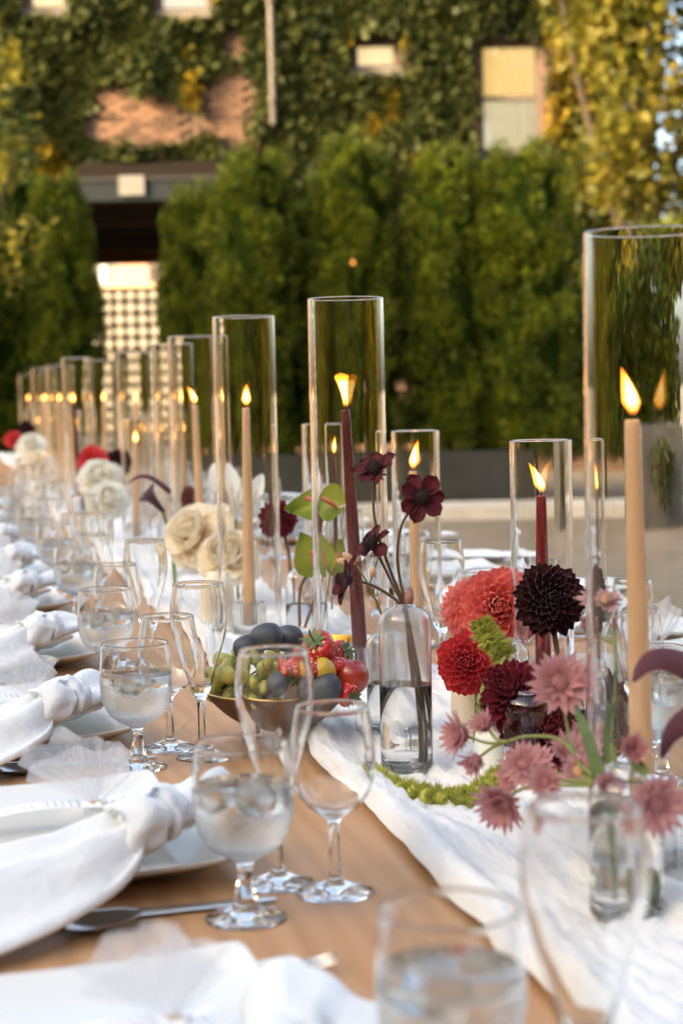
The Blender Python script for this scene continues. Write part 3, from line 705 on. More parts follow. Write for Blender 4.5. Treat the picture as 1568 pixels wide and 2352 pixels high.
# water goblet .146 tall
gf = [(0, .0006), (.020, .0012), (.0325, 0.0), (.0335, .0012), (.0325, .0028)] + smooth_prof([(.0325, .0028), (.022, .0055), (.0125, .010), (.0095, .015)], 4)[1:]
gs = smooth_prof([(.0095, .015), (.0085, .022), (.0062, .034), (.0068, .044), (.0098, .050)], 5)
gbo = smooth_prof([(.0098, .050), (.0170, .0535), (.0300, .0620), (.0385, .0770), (.0414, .0950), (.0410, .1160), (.0388, .144)], 6)
gbi = rim(.0388, .1455)+inner(gbo, .0013, .060)
GOB = glass_parts(gf, gs, gbo, gbi)
GOB = (GOB[0], GOB[1], MB().lathe(gbo+gbi, 44).mesh('bowl', [glassmat('misted_goblet_glass2', (.997, .999, .997), 1.5, fog=(.112, .066, .16, .10))]))
lv = .112
wp = [(r+.00025, z) for r, z in inner(gbo, .0013, .060) if z < lv]
WAT = MB().lathe(list(reversed([(0 if i == len(wp)-1 else r, z) for i, (r, z) in enumerate(wp)]))+[(wp[0][0], lv), (wp[0][0]*.5, lv-.0003), (0, lv-.0004)], 44).mesh('water', [M_water])
def ice_mesh(seed):
    r_ = random.Random(seed); mb = MB(); 
    pts = []
    for i in range(9):
        row = []
        for j in range(14):
            a, b = PI*i/8, 2*PI*j/14; x, y, z = math.sin(a)*math.cos(b), math.sin(a)*math.sin(b), math.cos(a)
            k = 1/max(abs(x), abs(y), abs(z))**.75
            row.append((x*k*.012*r_.uniform(.94, 1.04), y*k*.012*r_.uniform(.94, 1.04), z*k*.011))
        pts.append(row)
    mb.grid(pts, False, True); return mb.mesh('ice_cube', [M_ice])
ICE = [ice_mesh(1), ice_mesh(2)]
# wine glass .1625
wf = [(0, .0006), (.020, .0012), (.0325, 0.0), (.0338, .0010), (.0330, .0024)] + smooth_prof([(.0330, .0024), (.020, .0065), (.009, .0105), (.0058, .014)], 4)[1:]
ws = smooth_prof([(.0058, .014), (.0048, .022), (.0044, .045), (.0052, .060), (.0078, .066)], 5)
wbo = smooth_prof([(.0078, .066), (.013, .0695), (.025, .079), (.0335, .094), (.0366, .112), (.0355, .134), (.0315, .161)], 6)
WIN = glass_parts(wf, ws, wbo, rim(.0315, .1622)+inner(wbo, .0012, .073))
# champagne flute .207
ff = [(0, .0006), (.018, .0012), (.0305, 0.0), (.0318, .0010), (.0310, .0022)] + smooth_prof([(.0310, .0022), (.018, .006), (.008, .010), (.0052, .014)], 4)[1:]
fs = smooth_prof([(.0052, .014), (.0044, .024), (.0044, .055), (.0054, .068), (.0088, .0745)], 5)
fbo = smooth_prof([(.0088, .0745), (.0122, .080), (.0150, .092), (.0205, .112), (.0285, .136), (.0335, .160), (.0338, .182), (.0300, .2055)], 6)
FLU = glass_parts(ff, fs, fbo, rim(.0300, .2068)+inner(fbo, .0012, .084))
def make_glass(name, label, cat, parts_, pos, group, tilt=None):
    o = thing(name, label, cat, pos, random.uniform(0, 6), group)
    for nm, me in zip(('foot', 'stem', 'bowl'), parts_): link(nm, me, o)
    if tilt: o.rotation_euler = (tilt[0], tilt[1], 0)
    return o
def make_goblet(label, pos, group):
    o = make_glass('water_goblet', label, 'goblet', GOB, pos, group)
    link('water', WAT, o)
    for i in range(3):
        a = i*2.1+random.random(); link('ice_cube', ICE[i % 2], o, loc=(.018*math.cos(a), .018*math.sin(a), .1015+.003*(i-1)), rot=(random.uniform(-.5, .5), random.uniform(-.5, .5), a))
    return o

# ================================================================== PLATES, CUTLERY, NAPKIN, FAVOUR
M_china = pmat('white_china', (.73, .725, .70), (.76, .75, .725), scale=3, rough=.16, coat=.3)
M_steel = pmat('stainless_steel', (.80, .80, .80), rough=.27, metal=1.0)
M_linen = pmat('white_napkin', (.76, .785, .81), (.80, .825, .845), scale=6, rough=.95, bump=.30, bscale=70, sheen=.3)
def square_dish(R, h, lift, foot, nexp=22.0, seg=128, thick=.004):
    """rounded-square plate with raised, slightly flared corners"""
    prof = [(0, .0045, 0), (.50, .0045, 0), (.68, .0050, 0), (.78, .009, .15), (.90, h*.72, .55), (.985, h, 1.0), (1.0, h+.0012, 1.02), (1.004, h-.0005, 1.02), (.985, h-thick, 1.0), (.86, h*.48, .45), (.74, .001, .05), (foot+.012, 0.0, 0), (foot, -.0045, 0), (foot-.02, -.0045, 0), (foot-.03, .0, 0), (0, .0005, 0)]
    rows = []
    for f, z, l in prof:
        row = []
        for k in range(seg):
            a = 2*PI*k/seg; c, s = abs(math.cos(a)), abs(math.sin(a))
            sq = 1/(c**nexp+s**nexp)**(1/nexp); ex = (sq-1)/.40
            row.append((R*f*sq*math.cos(a), R*f*sq*math.sin(a), z+.0045+l*lift*ex**1.6-l*lift*.25))
        rows.append(row)
    mb = MB(); mb.grid(list(reversed(rows)), False, True); return mb.mesh('plate', [M_china])
CHARGER = square_dish(.148, .020, .008, .62)
SALAD = square_dish(.118, .018, .006, .60)
def spoon_parts():
    hd = MB(); pts = []; nl, nw = 12, 9
    for i in range(nl+1):
        u = i/nl; x = .066*u; w = .0205*math.sin(PI*min(1, max(.0, (.06+.94*u)))**.82)**.7+.0015
        pts.append([(x, w*(2*j/nw-1), .0075-.0095*math.sin(PI*u)**.8*(1-(2*j/nw-1)**2)+.004*u) for j in range(nw+1)])
    hd.grid(pts)
    hn = MB(); hn.tube(spline([(0.001, 0, .007), (-.018, 0, .015), (-.05, 0, .016), (-.10, 0, .007), (-.135, 0, .004)], 5), [.0026, .0024]+[.0026]*4+[.003]*4+[.0045]*6+[.0065]*4+[.007], 8, flat=.42)
    return hd.mesh('spoon_bowl', [M_steel]), hn.mesh('handle', [M_steel])
SPOON = spoon_parts()
def knife_parts():
    bl_ = MB(); pts = []
    for i in range(17):
        u = i/16; x = .12*u; w = .0095*(1-.55*max(0, u-.65)/.35)-.004*max(0, u-.9)*10*.5
        pts.append([(x, -w*.9, .0022), (x, -w*.3, .0032), (x, w*.6, .0034), (x, w, .0030), (x, w*.6, .0012), (x, -w*.3, .0012)])
    bl_.grid(pts, False, True)
    hn = MB(); hn.tube([(0.002, 0, .003), (-.01, 0, .005), (-.05, 0, .006), (-.10, 0, .0055), (-.112, 0, .005)], [.005, .0055, .006, .0075, .005], 8, flat=.6)
    return bl_.mesh('blade', [M_steel]), hn.mesh('handle', [M_steel])
KNIFE = knife_parts()
def fork_parts():
    hd = MB(); pts = []
    for i in range(7):
        u = i/6; x = .034*u; w = .003+.0095*min(1, u*1.7)**.7
        pts.append([(x, w*(2*j/4-1), .006-.006*math.sin(PI*u*.8)+.004*u-.002*(1-(2*j/4-1)**2)) for j in range(5)])
    hd.grid(pts)
    for k in range(4):
        y = -.0105+.007*k; hd.tube([(.033, y, .0062), (.055, y, .0055), (.078, y*.95, .0105)], [.0017, .0016, .0008], 6)
    hn = MB(); hn.tube(spline([(0.002, 0, .0055), (-.02, 0, .013), (-.06, 0, .013), (-.105, 0, .006), (-.13, 0, .004)], 5), [.0026]*6+[.003]*5+[.0045]*5+[.0065]*4+[.006], 8, flat=.42)
    return hd.mesh('tines', [M_steel]), hn.mesh('handle', [M_steel])
FORK = fork_parts()

def napkin_meshes(seed):
    """knotted napkin: draped body, wrapped knot, flared tail; plate centre is the origin"""
    r_ = random.Random(seed); sd = seed*3.1
    body = MB(); spine = spline([(-.235, -.255, .038), (-.13, -.228, .043), (-.03, -.196, .047), (.030, -.172, .052), (.066, -.150, .058)], 9)
    n = len(spine); rows = []; d = Vector((.86, .5, 0)).normalized(); pr = Vector((-d.y, d.x, 0)); K = 23
    for i, p in enumerate(spine):
        u = i/(n-1); w = lerp(.100, .022, u**1.35)+.004*math.sin(u*7+sd); top = []; bot = []
        for j in range(K):
            c = 2*j/(K-1)-1
            pl_ = (.0018+.0062*u)*(1+math.cos(2*PI*(c*1.25+.25+.25*u+.1*math.sin(sd)+.15*noise.noise(Vector((u*2, sd, c))))))-.004       # pleats drawn in towards the knot
            soft = .013*noise.noise(Vector((c*1.6+sd, u*2.4, 1)))*(1-.5*u)+.004*noise.noise(Vector((c*4+sd, u*5, 3)))
            arch_ = .012*u*(1-c*c)
            drop = max(0, -c-.10)**1.4*.062*(1-u)**.6
            q = p + pr*(c*w) + Vector((0, 0, pl_+soft+arch_-drop)); q.z = max(q.z, .009)
            th = .0032+.010*u
            top.append(q); b2 = q.copy(); b2.z = max(q.z-th*(1 if 0 < j < K-1 else .55), .006); bot.append(b2)
        rows.append(top+list(reversed(bot)))
    body.grid(rows, False, True); body.f.append(tuple(range(2*K))); body.mi.append(0)
    fl = MB(); rr = []      # rolled hem along the near side, curling open at its end by the knot
    for i in range(22):
        u = i/21; wob = noise.noise(Vector((u*3.2, sd, 9)))
        p = Vector((lerp(-.235, .030, u), lerp(-.322, -.196, u)+.012*wob+.010*math.sin(PI*u), lerp(.014, .040, u**1.3)+.006*noise.noise(Vector((u*4, sd, 2))))); R0 = lerp(.009, .013, u)*(1+.35*wob)
        rr.append([p + pr*(R0*(1-.06*k_)*math.cos(-2.9+5.6*k_/9)) + Vector((0, 0, R0*(1-.06*k_)*.75*math.sin(-2.9+5.6*k_/9))) + d*(.006*math.sin(k_*.8+sd)*u) for k_ in range(10)])
    fl.grid(rr)
    knot = MB()
    def wrap(axis_t, R, wd, th, ex, ctr, ph, a0=0, a1=2*PI):
        ax = Vector(axis_t).normalized(); nx = Vector((0, 0, 1)); nx = (nx-ax*nx.dot(ax)).normalized(); ny = ax.cross(nx)
        rows_ = []; full = abs(a1-a0-2*PI) < .01
        for i in range(34):
            a = lerp(a0, a1, i/(34 if full else 33)); r0 = R*(1+.12*math.cos(2*a+ph)); c_ = nx*math.cos(a)*r0*.78+ny*math.sin(a)*r0*ex
            outv = (nx*math.cos(a)+ny*math.sin(a)).normalized(); row_ = []
            for j in range(16):
                b = 2*PI*j/16; bulge = .004*noise.noise(Vector((math.cos(a)*2+sd, math.sin(a)*2, b*.5+ph))) + .0022*math.sin(b*3+a*2+ph)
                row_.append(Vector(ctr) + c_ + ax*(math.sin(b)*wd*(1+.18*math.sin(a+ph))+.006*math.sin(a*1.5+ph)) + outv*(math.cos(b)*th+bulge))
            rows_.append(row_)
        knot.grid(rows_, full, True)
    wrap((.86, .5, .10), .0225, .0195, .0058, 1.05, (.070, -.147, .062), .3)
    wrap((.35, .93, .22), .0185, .0170, .0055, 1.20, (.092, -.124, .067), 1.4)
    wrap((.95, -.2, .35), .0200, .0120, .0050, 1.10, (.080, -.136, .070), 2.6, -1.9, 1.9)
    tail = MB(); rows = []
    sp = spline([(.084, -.128, .060), (.106, -.092, .068), (.124, -.052, .072), (.140, -.004, .070)], 6)
    n = len(sp)
    for i, p in enumerate(sp):
        u = i/(n-1); w = lerp(.016, .052, u**.75); pr2 = Vector((.93, -.36, 0)); top = []; bot = []; K = 21
        for j in range(K):
            c = 2*j/(K-1)-1
            wave = (.0085*math.sin(c*3.3+sd)+.006*noise.noise(Vector((c*2.5, u*1.5, sd))))*(.35+.9*u)
            endw = .014*noise.noise(Vector((c*1.3+sd, 2, 5)))*max(0, (u-.6)/.4)
            q = p + pr2*(c*w) + Vector((0, 0, wave+.010*(1-c*c)*(1-u)-.020*abs(c)**2.2*u)) + Vector((.10, .95, -.1))*endw
            q.z = max(q.z, .012); top.append(q); bot.append(q-Vector((0, 0, .0020+.011*(1-u))))
        rows.append(top+list(reversed(bot)))
    tail.grid(rows, False, True); tail.f.append(tuple(len(tail.v)-42+k for k in range(42))); tail.mi.append(0)
    return [(nm, m_.mesh(nm, [M_linen])) for nm, m_ in (('body', body), ('hem', fl), ('knot', knot), ('tail', tail))]
NAPK = [napkin_meshes(1), napkin_meshes(2), napkin_meshes(3)]

def tullemat():
    mt, nt, out = newmat('white_tulle')
    d = N(nt, 'ShaderNodeBsdfDiffuse'); d.inputs['Color'].default_value = (.88, .88, .90, 1)
    tl_ = N(nt, 'ShaderNodeBsdfTranslucent'); tl_.inputs['Color'].default_value = (.88, .88, .9, 1)
    m0 = N(nt, 'ShaderNodeMixShader'); m0.inputs[0].default_value = .4; nt.links.new(d.outputs[0], m0.inputs[1]); nt.links.new(tl_.outputs[0], m0.inputs[2])
    t = N(nt, 'ShaderNodeBsdfTransparent'); mx = N(nt, 'ShaderNodeMixShader')
    tc = N(nt, 'ShaderNodeTexCoord'); vo = N(nt, 'ShaderNodeTexVoronoi', feature='DISTANCE_TO_EDGE'); vo.inputs['Scale'].default_value = 620; vo.inputs['Randomness'].default_value = .25
    nt.links.new(tc.outputs['Object'], vo.inputs['Vector'])
    mr = N(nt, 'ShaderNodeMapRange'); mr.inputs['From Min'].default_value = .06; mr.inputs['From Max'].default_value = .17; mr.inputs['To Min'].default_value = .85; mr.inputs['To Max'].default_value = .06
    nt.links.new(vo.outputs['Distance'], mr.inputs['Value']); nt.links.new(mr.outputs[0], mx.inputs[0])
    nt.links.new(t.outputs[0], mx.inputs[1]); nt.links.new(m0.outputs[0], mx.inputs[2]); nt.links.new(mx.outputs[0], out.inputs[0]); return mt
M_tulle = tullemat()
M_card = pmat('white_card', (.86, .87, .88), (.88, .88, .89), scale=5, rough=.8)
M_print = pmat('grey_print', (.16, .19, .23), rough=.9)
M_gold = pmat('gold_foil', (.75, .46, .16), (.85, .58, .25), scale=90, rough=.35, metal=.8)
M_almond = pmat('sugared_almond', (.82, .78, .70), (.86, .83, .76), scale=20, rough=.35, sss=.1)
M_ribbon = pmat('satin_ribbon', (.84, .86, .90), (.88, .90, .93), scale=10, rough=.4)
def favour_meshes(seed):
    r_ = random.Random(seed); out_ = []
    for f_, (h, w, lean) in enumerate(((.088, .062, .10), (.075, .070, -.12))):
        fan = MB(); rows = []
        for i in range(13):
            u = i/12; row = []
            for j in range(41):
                c = 2*j/40-1; a = c*(.95+.15*f_); R = h*u*(1+.22*noise.noise(Vector((c*2.3, seed*4+f_*9, 0)))*u+.10*abs(c)**3)
                ruf = .034*u**1.2*noise.noise(Vector((c*3.1+f_*5, u*.8, seed*3)))+.010*u*noise.noise(Vector((c*8, u, seed)))
                row.append((-.004+R*math.sin(a)*.86-.25*h*u, .006+ruf+lean*R*.9, .010+R*math.cos(a)*.95))
            rows.append(row)
        fan.grid(rows); out_.append(('tulle_fan', fan.mesh('tulle_fan', [M_tulle])))
    bag = MB(); bag.lathe(smooth_prof([(.0035, .013), (.010, .009), (.0185, .002), (.020, -.006), (.012, -.0115), (0, -.012)], 4), 20, Matrix.Rotation(.5, 4, 'Y')); out_.append(('tulle_bag', bag.mesh('tulle_bag', [M_tulle])))
    for k_, (x, y, z) in enumerate(((.004, .002, -.004), (-.009, -.006, -.006), (.011, -.007, -.005), (.0, .009, -.007), (-.006, .004, .001))):
        b = MB(); b.ball((x, y, z), (.0115, .0068, .0055), 12, 8, Euler((.2*k_, .3*k_, k_*1.3)).to_matrix()); out_.append(('almond', b.mesh('almond', [M_almond])))
    rb = MB()
    for sgn in (-1, 1):
        pth = spline([(0, 0, .012), (.012*sgn+.01, -.012, .022), (.026, -.022*sgn-.008, .004), (.040+.006*sgn, -.026, -.010)], 5)
        rb.grid([[p+Vector((0, .004, .0015)), p-Vector((0, .004, .0015))] for p in pth])
    rb.lathe([(.006, .009), (.007, .012), (.006, .015)], 14); out_.append(('ribbon', rb.mesh('ribbon', [M_ribbon])))
    card = MB(); rows = []
    for i in range(19):
        u = i/18; x = .008-.150*u; z = .010+.012*math.sin(u*2.4)-.013*u
        rows.append([(x, -.016+.0*u, z), (x, .016, z+.001)])
    card.grid(rows); out_.append(('tag', card.mesh('tag', [M_card])))
    em = MB()
    for i in range(9):
        a = i*.7; em.ball((-.006+.004*math.cos(a), .009+.005*math.sin(a), .0125), (.0045, .0016, .0012), 8, 6, Euler((0, 0, a)).to_matrix())
    out_.append(('gold_emblem', em.mesh('gold_emblem', [M_gold])))
    return out_
FAV = [favour_meshes(1), favour_meshes(2)]
LINES = ['Italian Tradition', '5 sugared almonds', 'each guest to eat', 'reminds us that life', 'is bitter and sweet', '', '5 wishes for the', 'bride and groom']
def tag_text(parent):
    for i, ln in enumerate(LINES):
        if not ln: continue
        fc = bpy.data.curves.new('tag_line', 'FONT'); fc.body = ln; fc.size = .0052 if i == 0 else .0040; fc.align_x = 'CENTER'; fc.align_y = 'CENTER'; fc.space_character = .95; fc.materials.append(M_print)
        x = -.026-.0088*i; u = (.008-x)/.150
        text_part('printed_line', fc, parent, loc=(x, 0, .0114+.012*math.sin(u*2.4)-.013*u), rot=(0, math.atan((-.012*2.4*math.cos(u*2.4)+.013)/.150)*-1, -PI/2))

def place_setting(s, t, side, k, jit, glasses, far=False):
    """side=-1: left diners (facing +s); side=+1: right diners, setting turned about"""
    rz = TH if side < 0 else TH+PI
    where = 'at the '+ORD[k]+' '+('left' if side < 0 else 'right')+'-hand setting from the camera'
    grp = ' on the '+('left' if side < 0 else 'right')+' side'
    base = tw(s, t); Rm = Matrix.Rotation(rz, 3, 'Z')
    def W(x, y, z=0): return base + Rm @ Vector((x, y, z))
    rr = random.Random(k*7+(100 if side > 0 else 0))
    j1 = rad(jit)
    thing('charger_plate', 'large square white plate, lower of two '+where, 'plate', W(0, 0, .0005), rz+j1, 'square charger plates'+grp, CHARGER)
    thing('salad_plate', 'smaller square white plate on top '+where, 'plate', W(-.012, .010, .0235), rz+j1+.03, 'square salad plates'+grp, SALAD)
    nk = thing('knotted_napkin', 'white knotted cloth napkin on plates '+where, 'napkin', W(-.020, -.020, .007), rz+rr.uniform(-.06, .06), 'knotted napkins'+grp)
    for nm, me in NAPK[k % 3]: link(nm, me, nk)
    fv = thing('tulle_favour', 'tulle wrapped almond favour with card on plate '+where, 'wedding favour', W(.035, -.012, .044), rz+.12+rr.uniform(-.1, .1), 'tulle favours'+grp)
    for nm, me in FAV[k % 2]: link(nm, me, fv)
    fv.scale = (.72,)*3 if k == 0 and side < 0 else (.80,)*3
    if k <= 2 and side < 0: tag_text([c for c in fv.children if c.name.startswith('tag')][0])
    for nm, P_, nn, x, y, rot, lab in (('table_knife', KNIFE, ('blade', 'handle'), .045, -.195, .04, 'steel dinner knife beside plate '), ('tea_spoon', SPOON, ('spoon_bowl', 'handle'), -.015, -.228, .16, 'steel spoon beside plate '), ('dinner_fork', FORK, ('tines', 'handle'), .10, .20, -.03, 'steel dinner fork beside plate ')):
        o = thing(nm, lab+where, nm.split('_')[1], W(x, y, .0006), rz+rot+rr.uniform(-.06, .06), nm.replace('_', ' ')+'s'+grp)
        for n2, me in zip(nn, P_): link(n2, me, o)
    gp = {'goblet': (.135, -.245), 'wine': (.195, -.165), 'flute': (.205, -.21)}
    for kind in ('goblet', 'wine', 'flute'):
        if kind in glasses:
            if glasses[kind] is None: continue
            pos = tw(*glasses[kind])
        else: pos = W(gp[kind][0]+rr.uniform(-.015, .015), gp[kind][1]+rr.uniform(-.02, .02))
        if kind == 'goblet': make_goblet('water goblet with ice '+where, pos, 'water goblets'+grp)
        elif kind == 'wine': make_glass('wine_glass', 'empty wine glass '+where, 'wine glass', WIN, pos, 'wine glasses'+grp)
        else: make_glass('champagne_flute', 'empty tulip champagne flute '+where, 'flute', FLU, pos, 'champagne flutes'+grp)
left = [(.095, 1.035, 3, {'goblet': (.262, .900), 'flute': (.326, .862), 'wine': None}),
        (.097, 1.607, 2, {'goblet': (0.2289, 1.3794), 'wine': (0.3152, 1.4301), 'flute': (0.2741, 1.4730)}),
        (.068, 2.215, 4, {'goblet': (0.2083, 1.9830), 'wine': (0.2583, 2.0812), 'flute': (0.2878, 2.0186)}),
        (.080, 2.850, 3, {'goblet': (0.2271, 2.5559), 'flute': (0.2986, 2.6564), 'wine': (0.2625, 2.7556)}),
        (.085, 3.535, 5, {'goblet': (0.2414, 3.3271)}), (.09, 4.15, 2, {}), (.085, 4.78, -3, {}), (.09, 5.4, 4, {}), (.09, 6.0, 1, {}), (.09, 6.65, 1, {})]
for k, (s, t, j, gl) in enumerate(left): place_setting(s, t, -1, k, j, gl)
right = [(1.03, 1.66, 4, {'goblet': (0.7498, 1.7344), 'flute': (0.7576, 1.8603), 'wine': (.80, 1.93)}),
         (1.02, 2.30, -3, {'flute': (0.7099, 2.4506), 'goblet': (0.8198, 2.5667), 'wine': (.90, 2.53)}),
         (1.03, 2.95, 4, {'flute': (.74, 3.14), 'goblet': (.84, 3.2)})] + [(1.03, 2.95+.63*i, 3*((-1)**i), {}) for i in range(1, 11)]
for k, (s, t, j, gl) in enumerate(right): place_setting(s, t, 1, k, j, gl)

# ================================================================== CANDLES
M_peach = pmat('peach_wax', (.96, .585, .315), (.97, .62, .35), scale=5, rough=.42, sss=.35)
M_plum = pmat('burgundy_wax', (.115, .010, .012), (.19, .026, .028), scale=14, rough=.4, sss=.15, stretch=(1, 1, .15))
M_red = pmat('red_wax', (.20, .007, .008), (.33, .014, .012), scale=9, rough=.35, sss=.2, stretch=(1, 1, .2))
M_wick = pmat('burnt_wick', (.01, .008, .007), rough=.9)
F_out = emitmat('flame_mantle', [(0, (.5, .16, .05), .05), (.15, (1, .26, .03), .30), (.45, (1, .34, .05), .62), (.8, (1, .28, .03), .58), (1, (1, .20, .02), .25)], 1.0)
F_core = emitmat('flame_core', [(0, (1, .28, .04), .10), (.22, (1, .48, .12), .60), (.6, (1, .68, .28), .95), (1, (1, .46, .10), .55)], 3.2)
def flame_mesh(name, mat, h, w, bend=0.0, flare=0.0, twist=0.0, z0=0.0, fork=0.0):
    mb = MB(); rows = []
    for i in range(19):
        u = i/18
        r = w*(math.sin(PI*min(1, u**.62))**.85)*(1-.25*u) if u < 1 else 0
        r = w*((u/.28)**.6 if u < .28 else (1-((u-.28)/.72)**1.35))
        if flare: r = w*(.32+.20*u+flare*u**3)*(1-max(0, u-.93)/.07) if u > .05 else w*.3*u/.05
        cx = bend*u**1.5*h; rows.append([(cx+r*math.cos(2*PI*j/16), (.45 if flare else .85)*r*math.sin(2*PI*j/16), z0+h*u + (fork*abs(math.cos(2*PI*j/16))*h*.12*u**4)) for j in range(16)])
    mb.grid(rows, False, True); return mb.mesh(name, [mat])
FLAMES = {}
def flames(key, h, w, bend=0, flare=0, fork=0):
    FLAMES[key] = (flame_mesh('flame', F_out, h, w, bend, flare, z0=0, fork=fork), flame_mesh('flame_core', F_core, h*.76, w*.66, bend*.8, flare*.95, z0=h*.08, fork=fork*.5))
flames('plain', .038, .0078, .03); flames('left', .042, .0078, -.22); flames('flare', .046, .0112, -.10, .55, .5); flames('tall', .048, .0078, .20); flames('leftlean', .040, .0072, -.42); flames('right', .037, .0075, .15)
TAPER = {}
def taper_mesh(h, mat, nm):
    pr = [(0, 0), (.0108, 0), (.0110, .004)] + [(lerp(.0110, .0064, (i/14)**1.25), .004+(h-.006)*i/14) for i in range(1, 15)] + [(.0058, h), (.0030, h-.0006), (0, h-.0008)]
    return MB().lathe(pr, 22).mesh(nm, [mat])
wick_me = MB().tube([(0, 0, -.002), (.0004, 0, .004), (.0018, .0003, .009)], [.0009, .0008, .0006], 6).mesh('wick', [M_wick])
drip = MB()
for a_, z_, r_ in ((.3, -.015, .0013), (.35, -.05, .0016), (3.5, -.03, .0012), (.4, -.085, .0014)):
    drip.ball((.0066*math.cos(a_), .0066*math.sin(a_), z_), (r_, r_, r_*2.6), 8, 6)
drip_me = drip.mesh('wax_drip', [M_peach])
def candle(label, loc, h, kind, flame, lean=(0, 0), group='lit taper candles'):
    mat = {'peach': M_peach, 'plum': M_plum, 'red': M_red}[kind]
    key = (round(h, 3), kind)
    if key not in TAPER: TAPER[key] = taper_mesh(h, mat, 'taper')
    o = thing('taper_candle', label, 'candle', loc, 0, group); o.rotation_euler = (lean[1], lean[0], 0)
    link('taper', TAPER[key], o); w = link('wick', wick_me, o, loc=(0, 0, h))
    if kind == 'peach': link('wax_drip', drip_me, o, loc=(0, 0, h))
    f = link('flame', FLAMES[flame][0], o, loc=(.001, 0, h+.003)); link('flame_core', FLAMES[flame][1], f)
    return o
def holder_mesh():
    mb = MB(); seg = 112; rows = []
    prof = [(.0240, .0015, 0), (.0268, 0, 0), (.0275, .002, 1), (.0275, .003, 1), (.0275, .055, 1), (.0275, .056, 1), (.0270, .0585, 0), (.0262, .0590, 0), (.0132, .0580, 0), (.0124, .056, 0), (.0120, .022, 0), (.0100, .020, 0), (.0001, .020, 0)]
    for r, z, rib in prof: rows.append([((r+rib*.0009*math.cos(28*2*PI*k/seg))*math.cos(2*PI*k/seg), (r+rib*.0009*math.cos(28*2*PI*k/seg))*math.sin(2*PI*k/seg), z) for k in range(seg)])
    rows = [[(.0001*math.cos(2*PI*k/seg), .0001*math.sin(2*PI*k/seg), .0015) for k in range(seg)]]+rows
    mb.grid([list(r) for r in rows], False, True)
    mb.f = [tuple(reversed(f)) for f in mb.f]; return mb.mesh('holder_body', [G_clear])
HOLD = holder_mesh()
def chimney_mesh(R, h, w=.0032):
    return MB().lathe([(R-w, .0025), (R-w, .0012), (R-w, .0005), (R-.0005, 0), (R, .0006), (R, .0012), (R, .0025), (R, h-.003), (R, h-.0017), (R, h-.001), (R-.0007, h), (R-w+.0007, h), (R-w, h-.001), (R-w, h-.0017), (R-w, h-.003), (R-w, .0025)], 96).mesh('tube_wall', [G_tube])
CH_T = chimney_mesh(.054, .551); CH_S = chimney_mesh(.040, .353)
def station(nm, s, t, tall, ckind, flame, lean=(0, 0), ch=None, off=(0, 0)):
    """glass chimney over a ribbed holder with a taper in it: three things"""
    where = nm
    p = tw(s, t, .008)
    o = thing('hurricane_tube', ('tall' if tall else 'short')+' clear glass cylinder '+where, 'glass cylinder', p, 0, ('tall' if tall else 'short')+' glass cylinders along the runner', CH_T if tall else CH_S)
    hp = p + Vector((off[0], off[1], -.001))
    thing('candle_holder', 'ribbed clear glass candle holder '+where.replace('around', 'under'), 'candle holder', hp, 0, 'ribbed glass candle holders', HOLD)
    c = {'peach': 'peach', 'plum': 'burgundy', 'red': 'red'}[ckind]
    h = ch or (.375 if tall else .262)
    candle('lit '+c+' taper candle '+where.split(', with a')[0], hp+Vector((0, 0, .0205)), h, ckind, flame, lean)
S_ = station
S_('at the right edge of the picture, nearest of all', 0.5888, 1.3940, True, 'peach', 'left', (-.018, 0), .372, (-.006, 0))
S_('behind the fruit bowl, with a burgundy taper', 0.5625, 2.4037, True, 'plum', 'flare', (-.040, 0), .375, (.012, .0))
S_('among the cream roses', 0.5128, 2.9598, True, 'peach', 'plain', (.006, 0), .375, (-.002, 0))
S_('behind the dark purple calla, right of it', 0.5651, 3.9647, True, 'peach', 'leftlean', (-.02, 0), .375, (.012, 0))
S_('right behind the fourth tall cylinder', .600, 4.55, True, 'peach', 'plain', (0, 0))
S_('straight below the lattice gate', .592, 5.42, True, 'peach', 'right', (0, 0))
S_('below the gate, left of it', .600, 6.576, True, 'peach', 'plain')
S_('left with the far burgundy taper', .470, 6.10, True, 'plum', 'plain', (-.05, 0))
S_('near the left edge, seventh along', .500, 7.55, True, 'peach', 'plain')
S_('near the left edge, eighth along', .480, 8.35, True, 'peach', 'right')
S_('far away at the left edge', .560, 9.4, True, 'peach', 'plain')
S_('farthest of the tall ones', .52, 10.6, True, 'peach', 'plain')
S_('behind the black dahlia, with a red taper', 0.7471, 2.1143, False, 'red', 'leftlean', (.0, 0), .262)
S_('behind the chocolate cosmos', 0.7619, 2.7716, False, 'peach', 'tall', (-.012, 0), .266, (-.002, 0))
S_('behind the green anthuriums', 0.7642, 3.5092, False, 'plum', 'right', (0, 0), .268, (.004, 0))
S_('behind the dark purple calla', .535, 4.93, False, 'peach', 'plain', (.01, 0), .262, (-.002, 0))
S_('right of the far white roses', .80, 6.05, False, 'peach', 'plain')
S_('right of centre, far back', .86, 6.75, False, 'peach', 'right')
S_('left of the far red dahlia', .66, 5.95, False, 'peach', 'plain')
S_('far back beside the burgundy taper', .52, 7.05, False, 'peach', 'plain')
S_('far back near the left edge', .46, 8.9, False, 'peach', 'right')
S_('farthest of the short ones', .62, 8.1, False, 'peach', 'plain')
S_('in the last row at the left edge', .56, 10.1, False, 'peach', 'plain')

